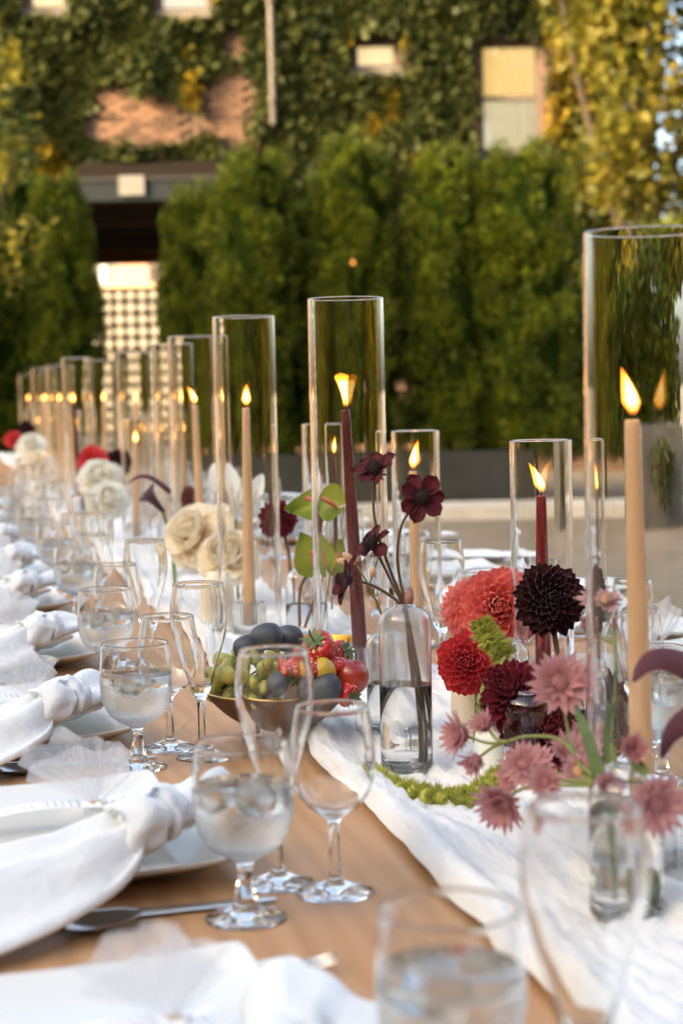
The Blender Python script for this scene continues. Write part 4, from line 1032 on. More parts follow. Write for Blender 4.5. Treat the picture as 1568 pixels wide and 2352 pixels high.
# ================================================================== FLOWERS
M_stem = pmat('green_stem', (.14, .18, .035), (.22, .24, .05), scale=12, rough=.5)
M_stem_br = pmat('brown_red_stem', (.075, .030, .015), (.15, .075, .028), scale=20, rough=.5, stretch=(1, 1, .2))
M_leaf = pmat('fresh_leaf', (.045, .085, .015), (.11, .16, .035), scale=30, rough=.45)
M_calyx = pmat('calyx_green', (.10, .14, .012), (.20, .22, .03), scale=20, rough=.5)
P_coral = petalmat('coral_petal', (.70, .022, .040), (.88, .25, .21), .33)
P_pink = petalmat('salmon_petal', (.66, .05, .06), (.84, .24, .20), .3)
P_red = petalmat('crimson_petal', (.40, .006, .022), (.78, .075, .085), .28)
P_black = petalmat('black_dahlia_petal', (.010, .002, .004), (.048, .006, .010), .12, .5)
P_burg = petalmat('burgundy_petal', (.06, .003, .010), (.21, .010, .026), .2)
P_cosmos = petalmat('chocolate_cosmos_petal', (.018, .001, .003), (.085, .003, .008), .25, .6)
P_astr = petalmat('astrantia_bract', (.78, .60, .50), (.62, .31, .31), .45)
P_astr2 = petalmat('pale_astrantia_bract', (.72, .60, .46), (.62, .34, .36), .35)
P_rose = petalmat('cream_rose_petal', (.92, .72, .46), (.94, .86, .70), .5)
P_white = petalmat('ivory_petal', (.86, .82, .62), (.90, .88, .80), .45)
P_calla = petalmat('purple_calla_spathe', (.040, .010, .020), (.125, .040, .055), .2, .5)
P_anth = petalmat('green_anthurium_spathe', (.13, .20, .012), (.30, .34, .05), .3, .3)
M_disc = pmat('dark_flower_centre', (.010, .005, .006), (.04, .014, .012), scale=80, rough=.8)
M_spadix = pmat('coral_spadix', (.62, .12, .08), (.72, .20, .12), scale=40, rough=.5)
M_pins = pmat('astrantia_pins', (.24, .06, .10), (.48, .22, .21), scale=60, rough=.7, island=True)
M_pins2 = pmat('tan_astrantia_pins', (.52, .26, .14), (.62, .40, .22), scale=60, rough=.7, island=True)
M_ama = pmat('green_amaranth', (.28, .29, .030), (.52, .52, .12), scale=40, rough=.8, island=True)

def petal_mesh(nm, mat, L, W, cup=.4, curl=.3, tip=.5, roll=0.0, nu=7, nv=5, notch=0.0, wavy=0.0):
    """petal standing on its base: z along length, x across, inner face towards -y"""
    mb = MB(); rows = []
    for i in range(nu+1):
        u = i/nu; w = W*(math.sin(PI*(.12+.88*u)**(1.0+tip))**.75 if u < 1 else .0)
        w = W*(.25+.75*math.sin(PI*.5*min(1, u/.6)))*(1 if u < .62 else math.sqrt(max(0, 1-((u-.62)/.38)**2))*(1-tip)+tip*(1-(u-.62)/.38)) + .02*W
        row = []
        for j in range(nv+1):
            c = 2*j/nv-1
            y = -cup*W*(c*c)*(1-.3*u) + curl*L*u*u*.5 + wavy*L*math.sin(5*u+3*c)*abs(c)*u
            x = c*w
            z = L*(u-notch*.1*(abs(c) < .3)*u**6) - roll*L*.1*c*c
            row.append((x, y, z))
        rows.append(row)
    mb.grid(rows); return mb.mesh(nm, [mat])
def axis_matrix(loc, direction, spin=0.0):
    d = Vector(direction).normalized(); q = d.to_track_quat('Z', 'Y')
    return Matrix.Translation(loc) @ q.to_matrix().to_4x4() @ Matrix.Rotation(spin, 4, 'Z')
def bloom_petals(root, M0, n, meshes, tilt, size, base, z0=0.0, jit=.08, gold=True, seed=0, name='petal'):
    """petals round an axis by golden angle; tilt, size, base radius are functions of 0 (heart) .. 1 (rim)"""
    r_ = random.Random(seed)
    for i in range(n):
        q = (i+.5)/n; a = i*2.39996 if gold else 2*PI*i/n+r_.uniform(-.1, .1)
        T = Matrix.Rotation(a, 4, 'Z') @ Matrix.Translation((0, base(q), z0*(1-q))) @ Matrix.Rotation(-(tilt(q)+r_.uniform(-jit, jit)), 4, 'X') @ Matrix.Rotation(r_.uniform(-.12, .12), 4, 'Z') @ Matrix.Scale(size(q)*r_.uniform(.93, 1.07), 4)
        link(name, meshes[min(len(meshes)-1, int(q*len(meshes)))], root, mat4=M0 @ T)
def stem_part(root, pts, r=.0025, mat=None, seg=8, name='stem', taper=1.0):
    sp = spline(pts, 7); n = len(sp); part(name, MB().tube(sp, [lerp(r, r*taper, i/(n-1)) for i in range(n)], seg), mat or M_stem, root)
def flower(nm, label, cat, group=None): return thing(nm, label, cat, (0, 0, 0), 0, group)

CAMDIR = Vector((0, -1, .12))
# ---- dahlias: (label, centre, radius, facing, material, petals)
dah_mesh = {}
def dahlia(label, c, R, face, mat, stem, n=105, quill=.0, back=False):
    key = (mat.name, quill)
    if key not in dah_mesh:
        W = .30-.12*quill
        dah_mesh[key] = [petal_mesh('petal', mat, 1.0, W*.62, .95, -.35, .35), petal_mesh('petal', mat, 1.0, W*.82, .75, -.15, .3), petal_mesh('petal', mat, 1.0, W, .55, .12, .25+quill*.4)]
    o = thing('dahlia', label, 'dahlia', c, 0, 'dahlias in the bud vases')
    M0 = axis_matrix((0, 0, 0), face)
    bloom_petals(o, M0, n, dah_mesh[key], lambda q: lerp(.12, 1.78 if not back else 1.6, q**.72), lambda q: R*lerp(.34, .98, q**.55), lambda q: R*.10*q**.5, z0=R*.30, seed=hash(label) % 99)
    d = Vector(face).normalized()
    cb = MB(); cb.ball((0, 0, -.10*R), (.26*R, .26*R, .2*R), 14, 8, None)
    cb.v = [tuple(M0 @ Vector(v)) for v in cb.v]; part('receptacle', cb, mat, o)
    sp = MB()
    for i in range(9):
        a = 2*PI*i/9; b0 = Vector((.16*R*math.cos(a), .16*R*math.sin(a), -.26*R)); b1 = Vector((.50*R*math.cos(a), .50*R*math.sin(a), -.40*R)); w = Vector((-math.sin(a), math.cos(a), 0))*.07*R
        pts = [M0 @ b0, M0 @ ((b0+b1)/2+w), M0 @ b1, M0 @ ((b0+b1)/2-w)]; sp.add(pts, [(0, 1, 2, 3)])
    part('calyx', sp, M_calyx, o)
    cw = Vector(c); stem_part(o, [-d*.22*R]+[Vector(p)-cw for p in stem], .0032, M_stem_br if mat in (P_black, P_burg) else M_stem)
    return o
dahlia('large coral dahlia facing front, left of the red candle', (0.2071, 2.3100, 0.8946), .054, (-.10, -1, .25), P_coral, [(0.2140, 2.3000, 0.8356), (0.2206, 2.2900, 0.7553)], 125)
dahlia('salmon pink dahlia seen from the side, behind the coral dahlia', (0.1718, 2.3600, 0.8884), .045, (-.85, .30, .35), P_pink, [(0.1963, 2.3600, 0.8568), (0.2097, 2.3300, 0.7480)], 80)
dahlia('crimson dahlia low at the left of the cluster', (0.1440, 2.0200, 0.8683), .037, (-.25, -1, .22), P_red, [(0.1564, 2.0500, 0.8226), (0.1521, 2.0400, 0.7619)], 120)
dahlia('almost black dahlia in front of the red candle', (0.2359, 1.9800, 0.9456), .042, (.12, -1, .20), P_black, [(0.2430, 1.9900, 0.8973), (0.2483, 1.9700, 0.8349), (0.2438, 1.9500, 0.7587)], 140, .6)
dahlia('burgundy dahlia seen from the side under the crimson one', (0.1818, 1.8600, 0.8549), .043, (-.50, -.60, .65), P_burg, [(0.1961, 1.8900, 0.8067), (0.2013, 1.9000, 0.7608)], 110, .5)
dahlia('deep red dahlia half hidden among the astrantia', (0.2127, 1.8400, 0.8117), .045, (.1, -.75, .65), P_burg, [(0.2192, 1.8600, 0.7646), (0.2204, 1.8600, 0.7454)], 95)
dahlia('dusky black dahlia seen from behind at the right', (0.2944, 2.0500, 0.7988), .052, (.8, .55, .10), P_black, [(0.2807, 2.0200, 0.7426), (0.2751, 2.0000, 0.7266)], 80, .5)
dahlia('burgundy dahlia turned away with yellow centre, behind the fruit', (-0.1176, 3.2500, 0.9503), .038, (.45, -.80, .15), P_burg, [(-0.1010, 3.2500, 0.8910), (-0.0978, 3.2200, 0.7839)], 70, .5)

# ---- chocolate cosmos
cos_mesh = [petal_mesh('petal', P_cosmos, 1.0, .40, .35, .18, .05), petal_mesh('petal', P_cosmos, 1.0, .36, .55, .35, .08)]
def spiky(R, n, mat, nm='disc', h=1.0, pin=.25, r0=.06):
    mb = MB(); mb.ball((0, 0, 0), (R*.8, R*.8, R*.8*h), 12, 8)
    for i in range(n):
        z = 1-1.35*(i+.5)/n; a = i*2.39996; s = math.sqrt(max(0, 1-z*z)); d = Vector((s*math.cos(a), s*math.sin(a), z))
        b = Vector((d.x*R*.75, d.y*R*.75, d.z*R*.75*h)); mb.tube([b, b+d*R*pin*random.uniform(.8, 1.3)], [R*r0, R*r0*.7], 5)
    return mb.mesh(nm, [mat])
COS_DISC = spiky(.0085, 90, M_disc, h=1.25, pin=.42)
def cosmos(label, c, R, face, stem, n=8, tilt=1.25, seed=0, droop=()):
    o = thing('chocolate_cosmos', label, 'cosmos', c, 0, 'chocolate cosmos in the clear bud vase'); M0 = axis_matrix((0, 0, 0), face, seed)
    r_ = random.Random(seed)
    for i in range(n):
        a = 2*PI*i/n+r_.uniform(-.12, .12); tl_ = tilt+r_.uniform(-.22, .22)+(.7 if i in droop else 0)
        link('petal', cos_mesh[i % 2], o, mat4=M0 @ Matrix.Rotation(a, 4, 'Z') @ Matrix.Translation((0, .004, 0)) @ Matrix.Rotation(-tl_, 4, 'X') @ Matrix.Scale(R*r_.uniform(.88, 1.06), 4))
    link('disc', COS_DISC, o, mat4=M0 @ Matrix.Translation((0, 0, .004)))
    sp = MB()
    for i in range(8):
        a = 2*PI*i/8; sp.add([M0 @ Vector((.003*math.cos(a), .003*math.sin(a), -.004)), M0 @ Vector((.009*math.cos(a+.2), .009*math.sin(a+.2), -.004)), M0 @ Vector((.014*math.cos(a), .014*math.sin(a), -.007)), M0 @ Vector((.009*math.cos(a-.2), .009*math.sin(a-.2), -.005))], [(0, 1, 2, 3)])
    part('sepals', sp, M_stem_br, o)
    cw = Vector(c); stem_part(o, [-Vector(face).normalized()*.003]+[Vector(p)-cw for p in stem], .0016, M_stem_br, taper=1.15)
cosmos('highest chocolate cosmos, opened upward, left of the short candle', (0.0386, 1.9300, 1.0982), .0245, (-.25, -.50, .85), [(0.0355, 1.9300, 1.0663), (0.0391, 1.9250, 1.0326), (0.0527, 1.9200, 0.9892), (0.0679, 1.9120, 0.9452), (0.0795, 1.9000, 0.8703), (0.0850, 1.8970, 0.8077), (0.0824, 1.8950, 0.7717)], 7, 1.2, 1)
cosmos('chocolate cosmos facing front over the peach candle', (0.0869, 1.9000, 1.0700), .0255, (.22, -.95, .30), [(0.0729, 1.9150, 1.0520), (0.0634, 1.9150, 1.0305), (0.0612, 1.9120, 0.9947), (0.0694, 1.9120, 0.9452), (0.0826, 1.9050, 0.8694), (0.0913, 1.9050, 0.7864)], 7, 1.35, 2)
cosmos('middle chocolate cosmos in profile, turned left', (0.0347, 1.9100, 1.0166), .0235, (-.75, -.25, .75), [(0.0430, 1.9120, 0.9999), (0.0564, 1.9120, 0.9706), (0.0675, 1.9120, 0.9452), (0.0742, 1.9100, 0.8979), (0.0793, 1.9100, 0.8296), (0.0942, 1.9100, 0.8000)], 7, 1.1, 3, (2,))
cosmos('lowest chocolate cosmos, nodding to the left', (0.0070, 1.9000, 0.9817), .0245, (-.95, -.25, .10), [(0.0228, 1.9080, 0.9776), (0.0443, 1.9120, 0.9670), (0.0665, 1.9120, 0.9453), (0.0720, 1.9150, 0.8971), (0.0762, 1.9200, 0.8474), (0.0773, 1.9200, 0.7737)], 8, 1.0, 4, (3, 4))
# freesia sprig with pinkish buds
def bud_mesh(nm, mat, L=.016, W=.0042): return MB().lathe(smooth_prof([(0, 0), (W*.6, L*.12), (W, L*.5), (W*.6, L*.85), (0, L)], 4), 10).mesh(nm, [mat])
M_bud = pmat('pinkish_bud', (.52, .30, .20), (.62, .40, .26), scale=90, rough=.5, stretch=(1, 1, .2))
M_pod = pmat('mauve_pod', (.30, .12, .11), (.42, .22, .18), scale=60, rough=.5)
BUD = bud_mesh('bud', M_bud); POD = bud_mesh('pod', M_pod, .026, .0062)
fr = thing('freesia_sprig', 'budded sprig with pinkish buds leaning left behind the cosmos', 'sprig', (0.0559, 2.1200, 0.8798))
fo = Vector((0.0559, 2.1200, 0.8798))
def rel(p, o): return Vector(p)-o
stem_part(fr, [rel((0.0572, 2.1500, 0.7575), fo), rel((0.0565, 2.1300, 0.8648), fo), rel((0.0474, 2.1200, 0.9095), fo), rel((0.0371, 2.1100, 0.9378), fo), rel((0.0268, 2.1000, 0.9604), fo), rel((0.0166, 2.1000, 0.9792), fo)], .0018, M_stem, taper=.6)
stem_part(fr, [rel((0.0321, 2.1100, 0.9512), fo), rel((0.0398, 2.1000, 0.9761), fo), rel((0.0432, 2.1000, 0.9876), fo)], .0011, M_stem)
for p, d, s in (((0.0166, 2.1000, 0.9792), (-.8, 0, .35), 1), ((0.0103, 2.1000, 0.9788), (-.9, 0, .28), 1.2), ((0.0135, 2.1000, 0.9819), (-.6, 0, .5), 1.1), ((0.0188, 2.1000, 0.9807), (-.1, 0, .9), .9), ((0.0431, 2.1000, 0.9866), (.1, 0, 1), .9), ((0.0377, 2.1000, 0.9761), (-.2, 0, -.9), 1.0), ((0.0412, 2.1200, 0.9204), (.1, -.2, .9), 1.1)):
    link('bud', BUD, fr, mat4=axis_matrix(rel(p, fo), d) @ Matrix.Scale(s, 4))
pd_ = thing('seed_pod', 'mauve pod standing at the mouth of the clear vase', 'pod', (0.0681, 1.9150, 0.9458)); link('pod', POD, pd_, mat4=axis_matrix((.001, 0, 0), (.22, .0, 1)))

# ---- bud vases
def vase(nm, label, s, t, R, h, level, neck=.010, fog=None, stems=True, seg=56, z=.008):
    gl = G_clear if fog is None else glassmat('fogged_'+nm+label[:4], (.997, .999, .997), 1.5, fog=fog)
    o = thing(nm, label, 'vase', tw(s, t, z), 0, 'glass bud vases')
    sh = R*.85
    outp = [(0, .0006), (R*.8, .0008), (R*.97, 0), (R, .0025), (R, .0032), (R, .0042)] + [(R, .0045+(h-sh-.014)*i/6) for i in range(1, 7)]
    outp += smooth_prof([(R, h-sh-.0095), (R*.97, h-sh*.72), (R*.80, h-sh*.38), (R*.50, h-sh*.16), (neck+.002, h-.004), (neck, h-.001), (neck+.0006, h)], 5)[1:]
    w = .0016
    inn = [(neck-w*.4, h-.0003)] + [(max(r-w, .002), zz) for r, zz in reversed(outp) if .0045 < zz < h-.0015]
    inn += [(R*.7, .0042), (0, .004)]
    link('body', MB().lathe(outp+inn, seg).mesh('body', [gl]), o)
    if level:
        q = R-w+.00025; link('water', MB().lathe([(0, .0039), (R*.7, .0041), (q, .005), (q, level), (q*.6, level-.0004), (0, level-.0004)], seg).mesh('water', [M_water]), o)
    return o
vase('bud_vase', 'clear cylindrical bud vase holding chocolate cosmos, misted above the water', 0.4904, 1.8423, .0290, .186, .096, .011, (.094, .104, .10, .06, 1))
vase('bud_vase', 'smaller clear bud vase half hidden behind the cosmos vase', 0.5264, 2.0618, .0265, .126, .060, .010, (.058, .068, .10, .06, 1))
vase('bud_vase', 'low clear bud vase of astrantia at the lower right', 0.5215, 1.2836, .029, .118, .085, .016)
vase('bud_vase', 'clear bud vase under the black dahlia', 0.6410, 1.7592, .027, .115, .075, .014)
vase('bud_vase', 'clear bud vase under the burgundy dahlia', 0.5982, 1.7473, .026, .10, .065, .014)
vase('bud_vase', 'clear bud vase under the coral dahlia', 0.6978, 2.1031, .026, .10, .065, .014)
vase('bud_vase', 'slim clear vase with anthurium stems behind the fruit', 0.5849, 2.8873, .024, .12, .06, .012)
M_ceram = pmat('cream_ceramic', (.74, .64, .48), (.80, .71, .56), scale=9, rough=.35, sss=.15)
M_frost = pmat('frosted_white_glass', (.80, .80, .76), (.84, .84, .80), scale=9, rough=.35, sss=.3)
def ceramic(label, s, t, R, h, mat, nm='ceramic_vase'):
    o = thing(nm, label, 'vase', tw(s, t, .008), 0)
    link('body', MB().lathe([(0, .001), (R*.85, 0)]+smooth_prof([(R*.92, .002), (R, h*.3), (R*.97, h*.75), (R*.62, h*.93), (R*.45, h)], 6)+[(R*.38, h), (R*.36, h*.9), (0, h*.5)], 36).mesh('body', [mat]), o); return o
ceramic('cream ceramic bud vase below the crimson dahlia', 0.6150, 1.9980, .026, .075, M_ceram)
ceramic('small frosted white vase behind the green amaranth garland', 0.5778, 1.7910, .024, .058, M_frost)
ceramic('cream ceramic bud vase under the cream roses', 0.4762, 3.1017, .027, .10, M_ceram)

# ---- astrantia
ASTR_B = [petal_mesh('bract', P_astr, 1.18, .15, .30, .10, .92, nu=5, nv=3), petal_mesh('bract', P_astr, 1.12, .16, .20, -.05, .92, nu=5, nv=3)]
ASTR_P = [petal_mesh('bract', P_astr2, 1.0, .18, .30, .10, .85, nu=5, nv=3)]
PIN = spiky(1.0, 70, M_pins, 'pins', .75, .55, .045); PIN2 = spiky(1.0, 70, M_pins2, 'pins', .75, .5, .045)
def astrantia(label, c, R, face, stem, open_=1.15, n=18, pale=False, seed=0):
    R *= 1.12
    o = thing('astrantia', label, 'astrantia', c, 0, 'pink astrantia'); M0 = axis_matrix((0, 0, 0), face, seed)
    for ring in (0, 1):
        for i in range(n//2 if ring else n):
            r_ = random.Random(seed*50+i+ring*30); a = 2*PI*i/(n//2 if ring else n)+r_.uniform(-.08, .08)
            link('bract', (ASTR_P if pale else ASTR_B)[i % (1 if pale else 2)], o, mat4=M0 @ Matrix.Rotation(a, 4, 'Z') @ Matrix.Rotation(-(open_-.35*ring+r_.uniform(-.1, .1)), 4, 'X') @ Matrix.Scale(R*(1-.12*ring)*r_.uniform(.92, 1.08), 4))
    link('pins', PIN2 if pale else PIN, o, mat4=M0 @ Matrix.Translation((0, 0, .12*R)) @ Matrix.Scale(R*.42, 4))
    cw = Vector(c); stem_part(o, [Vector((0, 0, 0))]+[Vector(p)-cw for p in stem], .0013, M_stem, taper=1.4)
vm = (0.2203, 1.4000, 0.8650); vb = (0.2193, 1.3600, 0.7829)
astrantia('largest dusky pink astrantia facing front, in the middle of the spray', (0.1940, 1.5600, 0.9200), .026, (-.1, -.95, .38), [(0.1995, 1.5600, 0.8848), (0.2028, 1.5000, 0.8618), vm, vb], 1.2, 22, seed=1)
arch = [(0.1627, 1.5500, 0.8748), (0.1903, 1.5200, 0.8764), (0.2028, 1.4600, 0.8629), vm]
astrantia('leftmost pink astrantia, star turned left', (0.1119, 1.6200, 0.8627), .021, (-.85, -.35, .15), [(0.1274, 1.6000, 0.8602), (0.1418, 1.5800, 0.8628)]+arch, .95, 18, seed=2)
astrantia('small half-open pink astrantia above the arching stem', (0.1309, 1.6000, 0.8737), .0155, (-.6, -.4, .6), [(0.1387, 1.5800, 0.8661), (0.1469, 1.5700, 0.8663)], .75, 16, seed=3)
astrantia('small pink astrantia hanging below the arching stem', (0.1224, 1.6000, 0.8452), .0165, (-.7, -.45, -.5), [(0.1346, 1.5900, 0.8568), (0.1469, 1.5700, 0.8663)], .8, 16, seed=4)
astrantia('pink astrantia with open rays left of the flute', (0.1598, 1.5400, 0.8501), .019, (-.4, -.8, .4), [(0.1784, 1.5200, 0.8502), (0.1985, 1.4700, 0.8532), vm], 1.2, 18, seed=5)
astrantia('drooping pink astrantia at the end of the green garland', (0.1389, 1.5000, 0.8292), .025, (-.55, -.75, -.35), [(0.1521, 1.4900, 0.8413), (0.1824, 1.4600, 0.8540), vm], 1.0, 18, seed=6)
astrantia('mauve pink astrantia behind the flute rim', (0.2074, 1.6000, 0.8450), .021, (.1, -.6, .8), [(0.2094, 1.5500, 0.8349), vm], 1.05, 18, seed=7)
astrantia('pink astrantia button beside the peach candle', (0.2253, 1.3600, 0.9013), .0145, (.05, -.95, .30), [(0.2302, 1.3800, 0.8800), (0.2265, 1.3900, 0.8672), vm], .75, 20, seed=8)
astrantia('large pink astrantia low at the right in front of the candle', (0.2321, 1.3000, 0.8736), .0225, (.15, -.95, -.1), [(0.2319, 1.3400, 0.8785), (0.2283, 1.3800, 0.8694), vm], 1.2, 20, seed=9)
astrantia('pale astrantia on the tallest stem', (0.2378, 1.6200, 0.9854), .0205, (.0, -.35, .95), [(0.2410, 1.6100, 0.9706), (0.2435, 1.5800, 0.9565), (0.2393, 1.5300, 0.9288), (0.2265, 1.4700, 0.8941), vm], 1.35, 16, True, seed=10)
astrantia('left bud of astrantia below the pale flower', (0.2222, 1.6000, 0.9663), .0085, (-.1, -.2, .95), [(0.2265, 1.6000, 0.9589), (0.2443, 1.5800, 0.9533)], .35, 12, seed=11)
astrantia('right bud of astrantia below the pale flower', (0.2437, 1.5800, 0.9686), .0085, (.05, -.2, .95), [(0.2451, 1.5800, 0.9585), (0.2439, 1.5700, 0.9500)], .35, 12, seed=12)
astrantia('pink astrantia just left of the foreground flute rim', (0.1683, 1.4600, 0.8516), .0165, (-.2, -.85, .4), [(0.1908, 1.4400, 0.8546), vm], 1.0, 16, seed=13)
astrantia('pink astrantia just over the foreground flute rim', (0.2060, 1.3600, 0.8703), .014, (.1, -.8, .5), [(0.2142, 1.3800, 0.8591), vb], .9, 16, seed=14)
def blade_leaf(nm, label, pts, w, mat=M_leaf, cat='leaf'):
    c = Vector(pts[0]); o = thing(nm, label, cat, c); sp = spline([Vector(p)-c for p in pts], 7); n = len(sp); rows = []
    for i, p in enumerate(sp):
        u = i/(n-1); ww = w*math.sin(PI*min(1, .08+.92*u))**.8*(1 if u < .98 else .1); T = (sp[min(i+1, n-1)]-sp[max(i-1, 0)]).normalized(); sd = T.cross(Vector((0, -1, .2))).normalized()
        rows.append([p+sd*ww+Vector((0, -.15*ww, 0)), p, p-sd*ww+Vector((0, -.15*ww, 0))])
    part('blade', MB().grid(rows), mat, o); return o
astrantia('dusky astrantia low in the spray beside the burgundy dahlia', (0.1832, 1.6600, 0.8242), .019, (-.3, -.7, .6), [(0.1974, 1.5800, 0.8284), vm], 1.1, 18, seed=15)
astrantia('mauve astrantia behind the spray, right of the deep red dahlia', (0.2309, 1.6600, 0.8479), .018, (.3, -.6, .7), [(0.2251, 1.5500, 0.8425), vm], 1.0, 18, seed=16)
astrantia('faded astrantia above the low vase mouth', (0.2000, 1.4800, 0.8566), .017, (-.2, -.7, .6), [(0.2091, 1.4400, 0.8580), vm], 1.15, 18, True, seed=17)
astrantia('small astrantia between garland and arching stem', (0.1514, 1.5600, 0.8339), .015, (-.6, -.6, .2), [(0.1668, 1.5200, 0.8426), (0.1972, 1.4600, 0.8537), vm], .95, 16, seed=18)
blade_leaf('astrantia_leaf', 'broad green leaf right of the large dusky astrantia', [(0.2089, 1.4200, 0.8497), (0.2078, 1.4500, 0.8762), (0.2028, 1.4700, 0.8984), (0.1975, 1.4900, 0.9128)], .0052)
blade_leaf('astrantia_leaf', 'narrow green leaf standing left of the peach candle', [(0.2162, 1.4200, 0.8605), (0.2166, 1.4300, 0.8876), (0.2198, 1.4400, 0.9112), (0.2296, 1.4500, 0.9276)], .0032)
blade_leaf('astrantia_leaf', 'small pointed leaf beside the astrantia button', [(0.2252, 1.3600, 0.8933), (0.2303, 1.3500, 0.8884), (0.2354, 1.3400, 0.8853)], .005)
blade_leaf('astrantia_leaf', 'green leaf under water in the low vase', [(0.2341, 1.3600, 0.8073), (0.2379, 1.3550, 0.7910), (0.2396, 1.3500, 0.7767)], .0075)

# ---- green amaranth
def tassel(path, R, n, seed=0):
    r_ = random.Random(seed); sp = spline(path, 10); mb = MB(); m_ = len(sp)
    mb.tube(sp, [R*(.55+.12*math.sin(i*1.3)) for i in range(m_)], 9)
    for i in range(n):
        k = r_.uniform(0, m_-1.001); a = int(k); p = sp[a].lerp(sp[a+1], k-a); T = (sp[a+1]-sp[a]).normalized()
        d = Vector((r_.gauss(0, 1), r_.gauss(0, 1), r_.gauss(0, 1))); d = (d-T*d.dot(T)*.8).normalized()
        env = (.80+.30*math.sin(k*1.15)+.12*math.sin(k*3.1))
        b = p+d*R*.52*env; e = p+d*R*env*r_.uniform(.9, 1.15)
        s1 = T.cross(d).normalized()*R*.065; s2 = T*R*.065
        mb.add([b+s1, b+s2, b-s1, b-s2, e], [(0, 1, 4), (1, 2, 4), (2, 3, 4), (3, 0, 4)])
    return mb
am = thing('amaranth_garland', 'green amaranth tassel lying along the runner in front of the cosmos vase', 'amaranth', (0, 0, 0))
gp_ = [(0.0250, 1.8534, 0.7740), (0.0423, 1.7982, 0.7740), (0.0681, 1.7624, 0.7740), (0.0933, 1.7355, 0.7740), (0.1220, 1.7367, 0.7740), (0.1462, 1.7764, 0.7750), (0.1632, 1.8135, 0.7800)]
part('tassel', tassel(gp_, .0160, 6500, 1), M_ama, am, smooth=False)
am2 = thing('drooping_amaranth', 'green amaranth with drooping tassel over a curved stem beside the crimson dahlia', 'amaranth', (0, 0, 0))
part('tassel', tassel([(0.1530, 1.9200, 0.9278), (0.1578, 1.9100, 0.9145), (0.1692, 1.9100, 0.9056), (0.1777, 1.9100, 0.8928)], .0150, 2600, 2), M_ama, am2, smooth=False)
part('tassel', tassel([(0.1623, 1.9500, 0.8601), (0.1702, 1.9400, 0.8527), (0.1777, 1.9400, 0.8615)], .010, 900, 3), M_ama, am2, smooth=False)
stem_part(am2, [(0.1767, 1.9000, 0.8924), (0.1684, 1.8900, 0.8773), (0.1508, 1.8700, 0.8642), (0.1440, 1.8600, 0.8424), (0.1539, 1.8700, 0.8212), (0.1733, 1.8800, 0.7851), (0.1930, 1.8900, 0.7583)], .0042, M_stem, 10, taper=.8)

# ---- callas
def calla(label, c, L, face, mat, stem, spadix=M_disc, spin=0.0, curl=1.0):
    """spathe: a rolled funnel opening into a recurved, pointed lip"""
    o = thing('calla_lily', label, 'calla lily', c, 0, 'calla lilies'); M0 = axis_matrix((0, 0, 0), face, spin); mb = MB(); rows = []
    for i in range(17):
        u = i/16; row = []
        for j in range(25):
            a = 2*PI*j/24*.97+.1; f = .5-.5*math.cos(a)         # f=1 opposite the overlap: the long pointed lip
            r = L*(.055+.10*u+.30*max(0, u-.55)**1.4*curl)*(1+.25*f*u); z = L*u*(.72+.28*f**2)-L*.30*max(0, u-.62)**1.5*curl
            ext = L*.22*(f**6)*max(0, u-.7)/.3
            row.append(M0 @ Vector((-(r+ext)*math.cos(a), (r)*math.sin(a), z+ext*.25)))
        rows.append(row)
    mb.grid(rows); part('spathe', mb, mat, o)
    q = MB(); q.tube([M0 @ Vector((0, 0, L*.2)), M0 @ Vector((0, 0, L*.45)), M0 @ Vector((0, 0, L*.66))], [L*.03, L*.035, L*.02], 8); part('spadix', q, spadix, o)
    cw = Vector(c); stem_part(o, [Vector((0, 0, 0))+ (M0.to_3x3() @ Vector((0, 0, .02*L)))]+[Vector(p)-cw for p in stem], .0042, M_stem, taper=1.1); return o
M_yel = pmat('yellow_spadix', (.70, .46, .05), rough=.6)
def lip(label, pts, w, mat, fold=.5, cat='calla lily'):
    return blade_leaf('calla_lip', label, pts, w, mat, cat)
# purple calla cut by the right edge
def spathe_sheet(label, spine, w, mat, up_, stem=None, group='calla lilies'):
    c = Vector(spine[0]); o = thing('calla_lily', label, 'calla lily', c, 0, group); sp = spline([Vector(p)-c for p in spine], 8); n = len(sp); rows = []
    for i, p in enumerate(sp):
        u = i/(n-1); T = (sp[min(i+1, n-1)]-sp[max(i-1, 0)]).normalized(); sd = T.cross(Vector(up_)).normalized(); nn = sd.cross(T); ww = w*(1-u)**.85*(.75+.6*u)+.0003
        rows.append([p+sd*ww*math.sin(a)+nn*ww*.55*(math.cos(a)-1) for a in [(-.75+1.5*j/8) for j in range(9)]])
    part('spathe', MB().grid(rows), mat, o)
    if stem: stem_part(o, [Vector((0, 0, 0))]+[Vector(p)-c for p in stem], .004, M_stem)
    return o
spathe_sheet('dark purple calla arching in from the right edge', [(0.2909, 1.3600, 0.9423), (0.2692, 1.3450, 0.9677), (0.2454, 1.3350, 0.9776), (0.2303, 1.3300, 0.9726), (0.2206, 1.3250, 0.9608)], .024, P_calla, (0, -.9, .5), [(0.2983, 1.3800, 0.8679), (0.2985, 1.4000, 0.7730)])
spathe_sheet('lower dark purple calla lip at the right edge', [(0.2828, 1.3300, 0.9410), (0.2622, 1.3200, 0.9315), (0.2479, 1.3150, 0.9210), (0.2395, 1.3100, 0.9037)], .022, P_calla, (.3, -.95, .2))
calla('dark purple calla lily left of the cream roses', (-0.3842, 3.7500, 0.9356), .085, (-.55, -.35, .75), P_calla, [(-0.3676, 3.7500, 0.8550), (-0.3590, 3.7200, 0.7260)], spin=0.3, curl=1.4)
spathe_sheet('long dark purple calla lip reaching left', [(-0.3680, 3.7600, 0.9770), (-0.4046, 3.7400, 1.0090), (-0.4332, 3.7300, 1.0129), (-0.4586, 3.7200, 0.9980)], .013, P_calla, (0, -.8, .6))
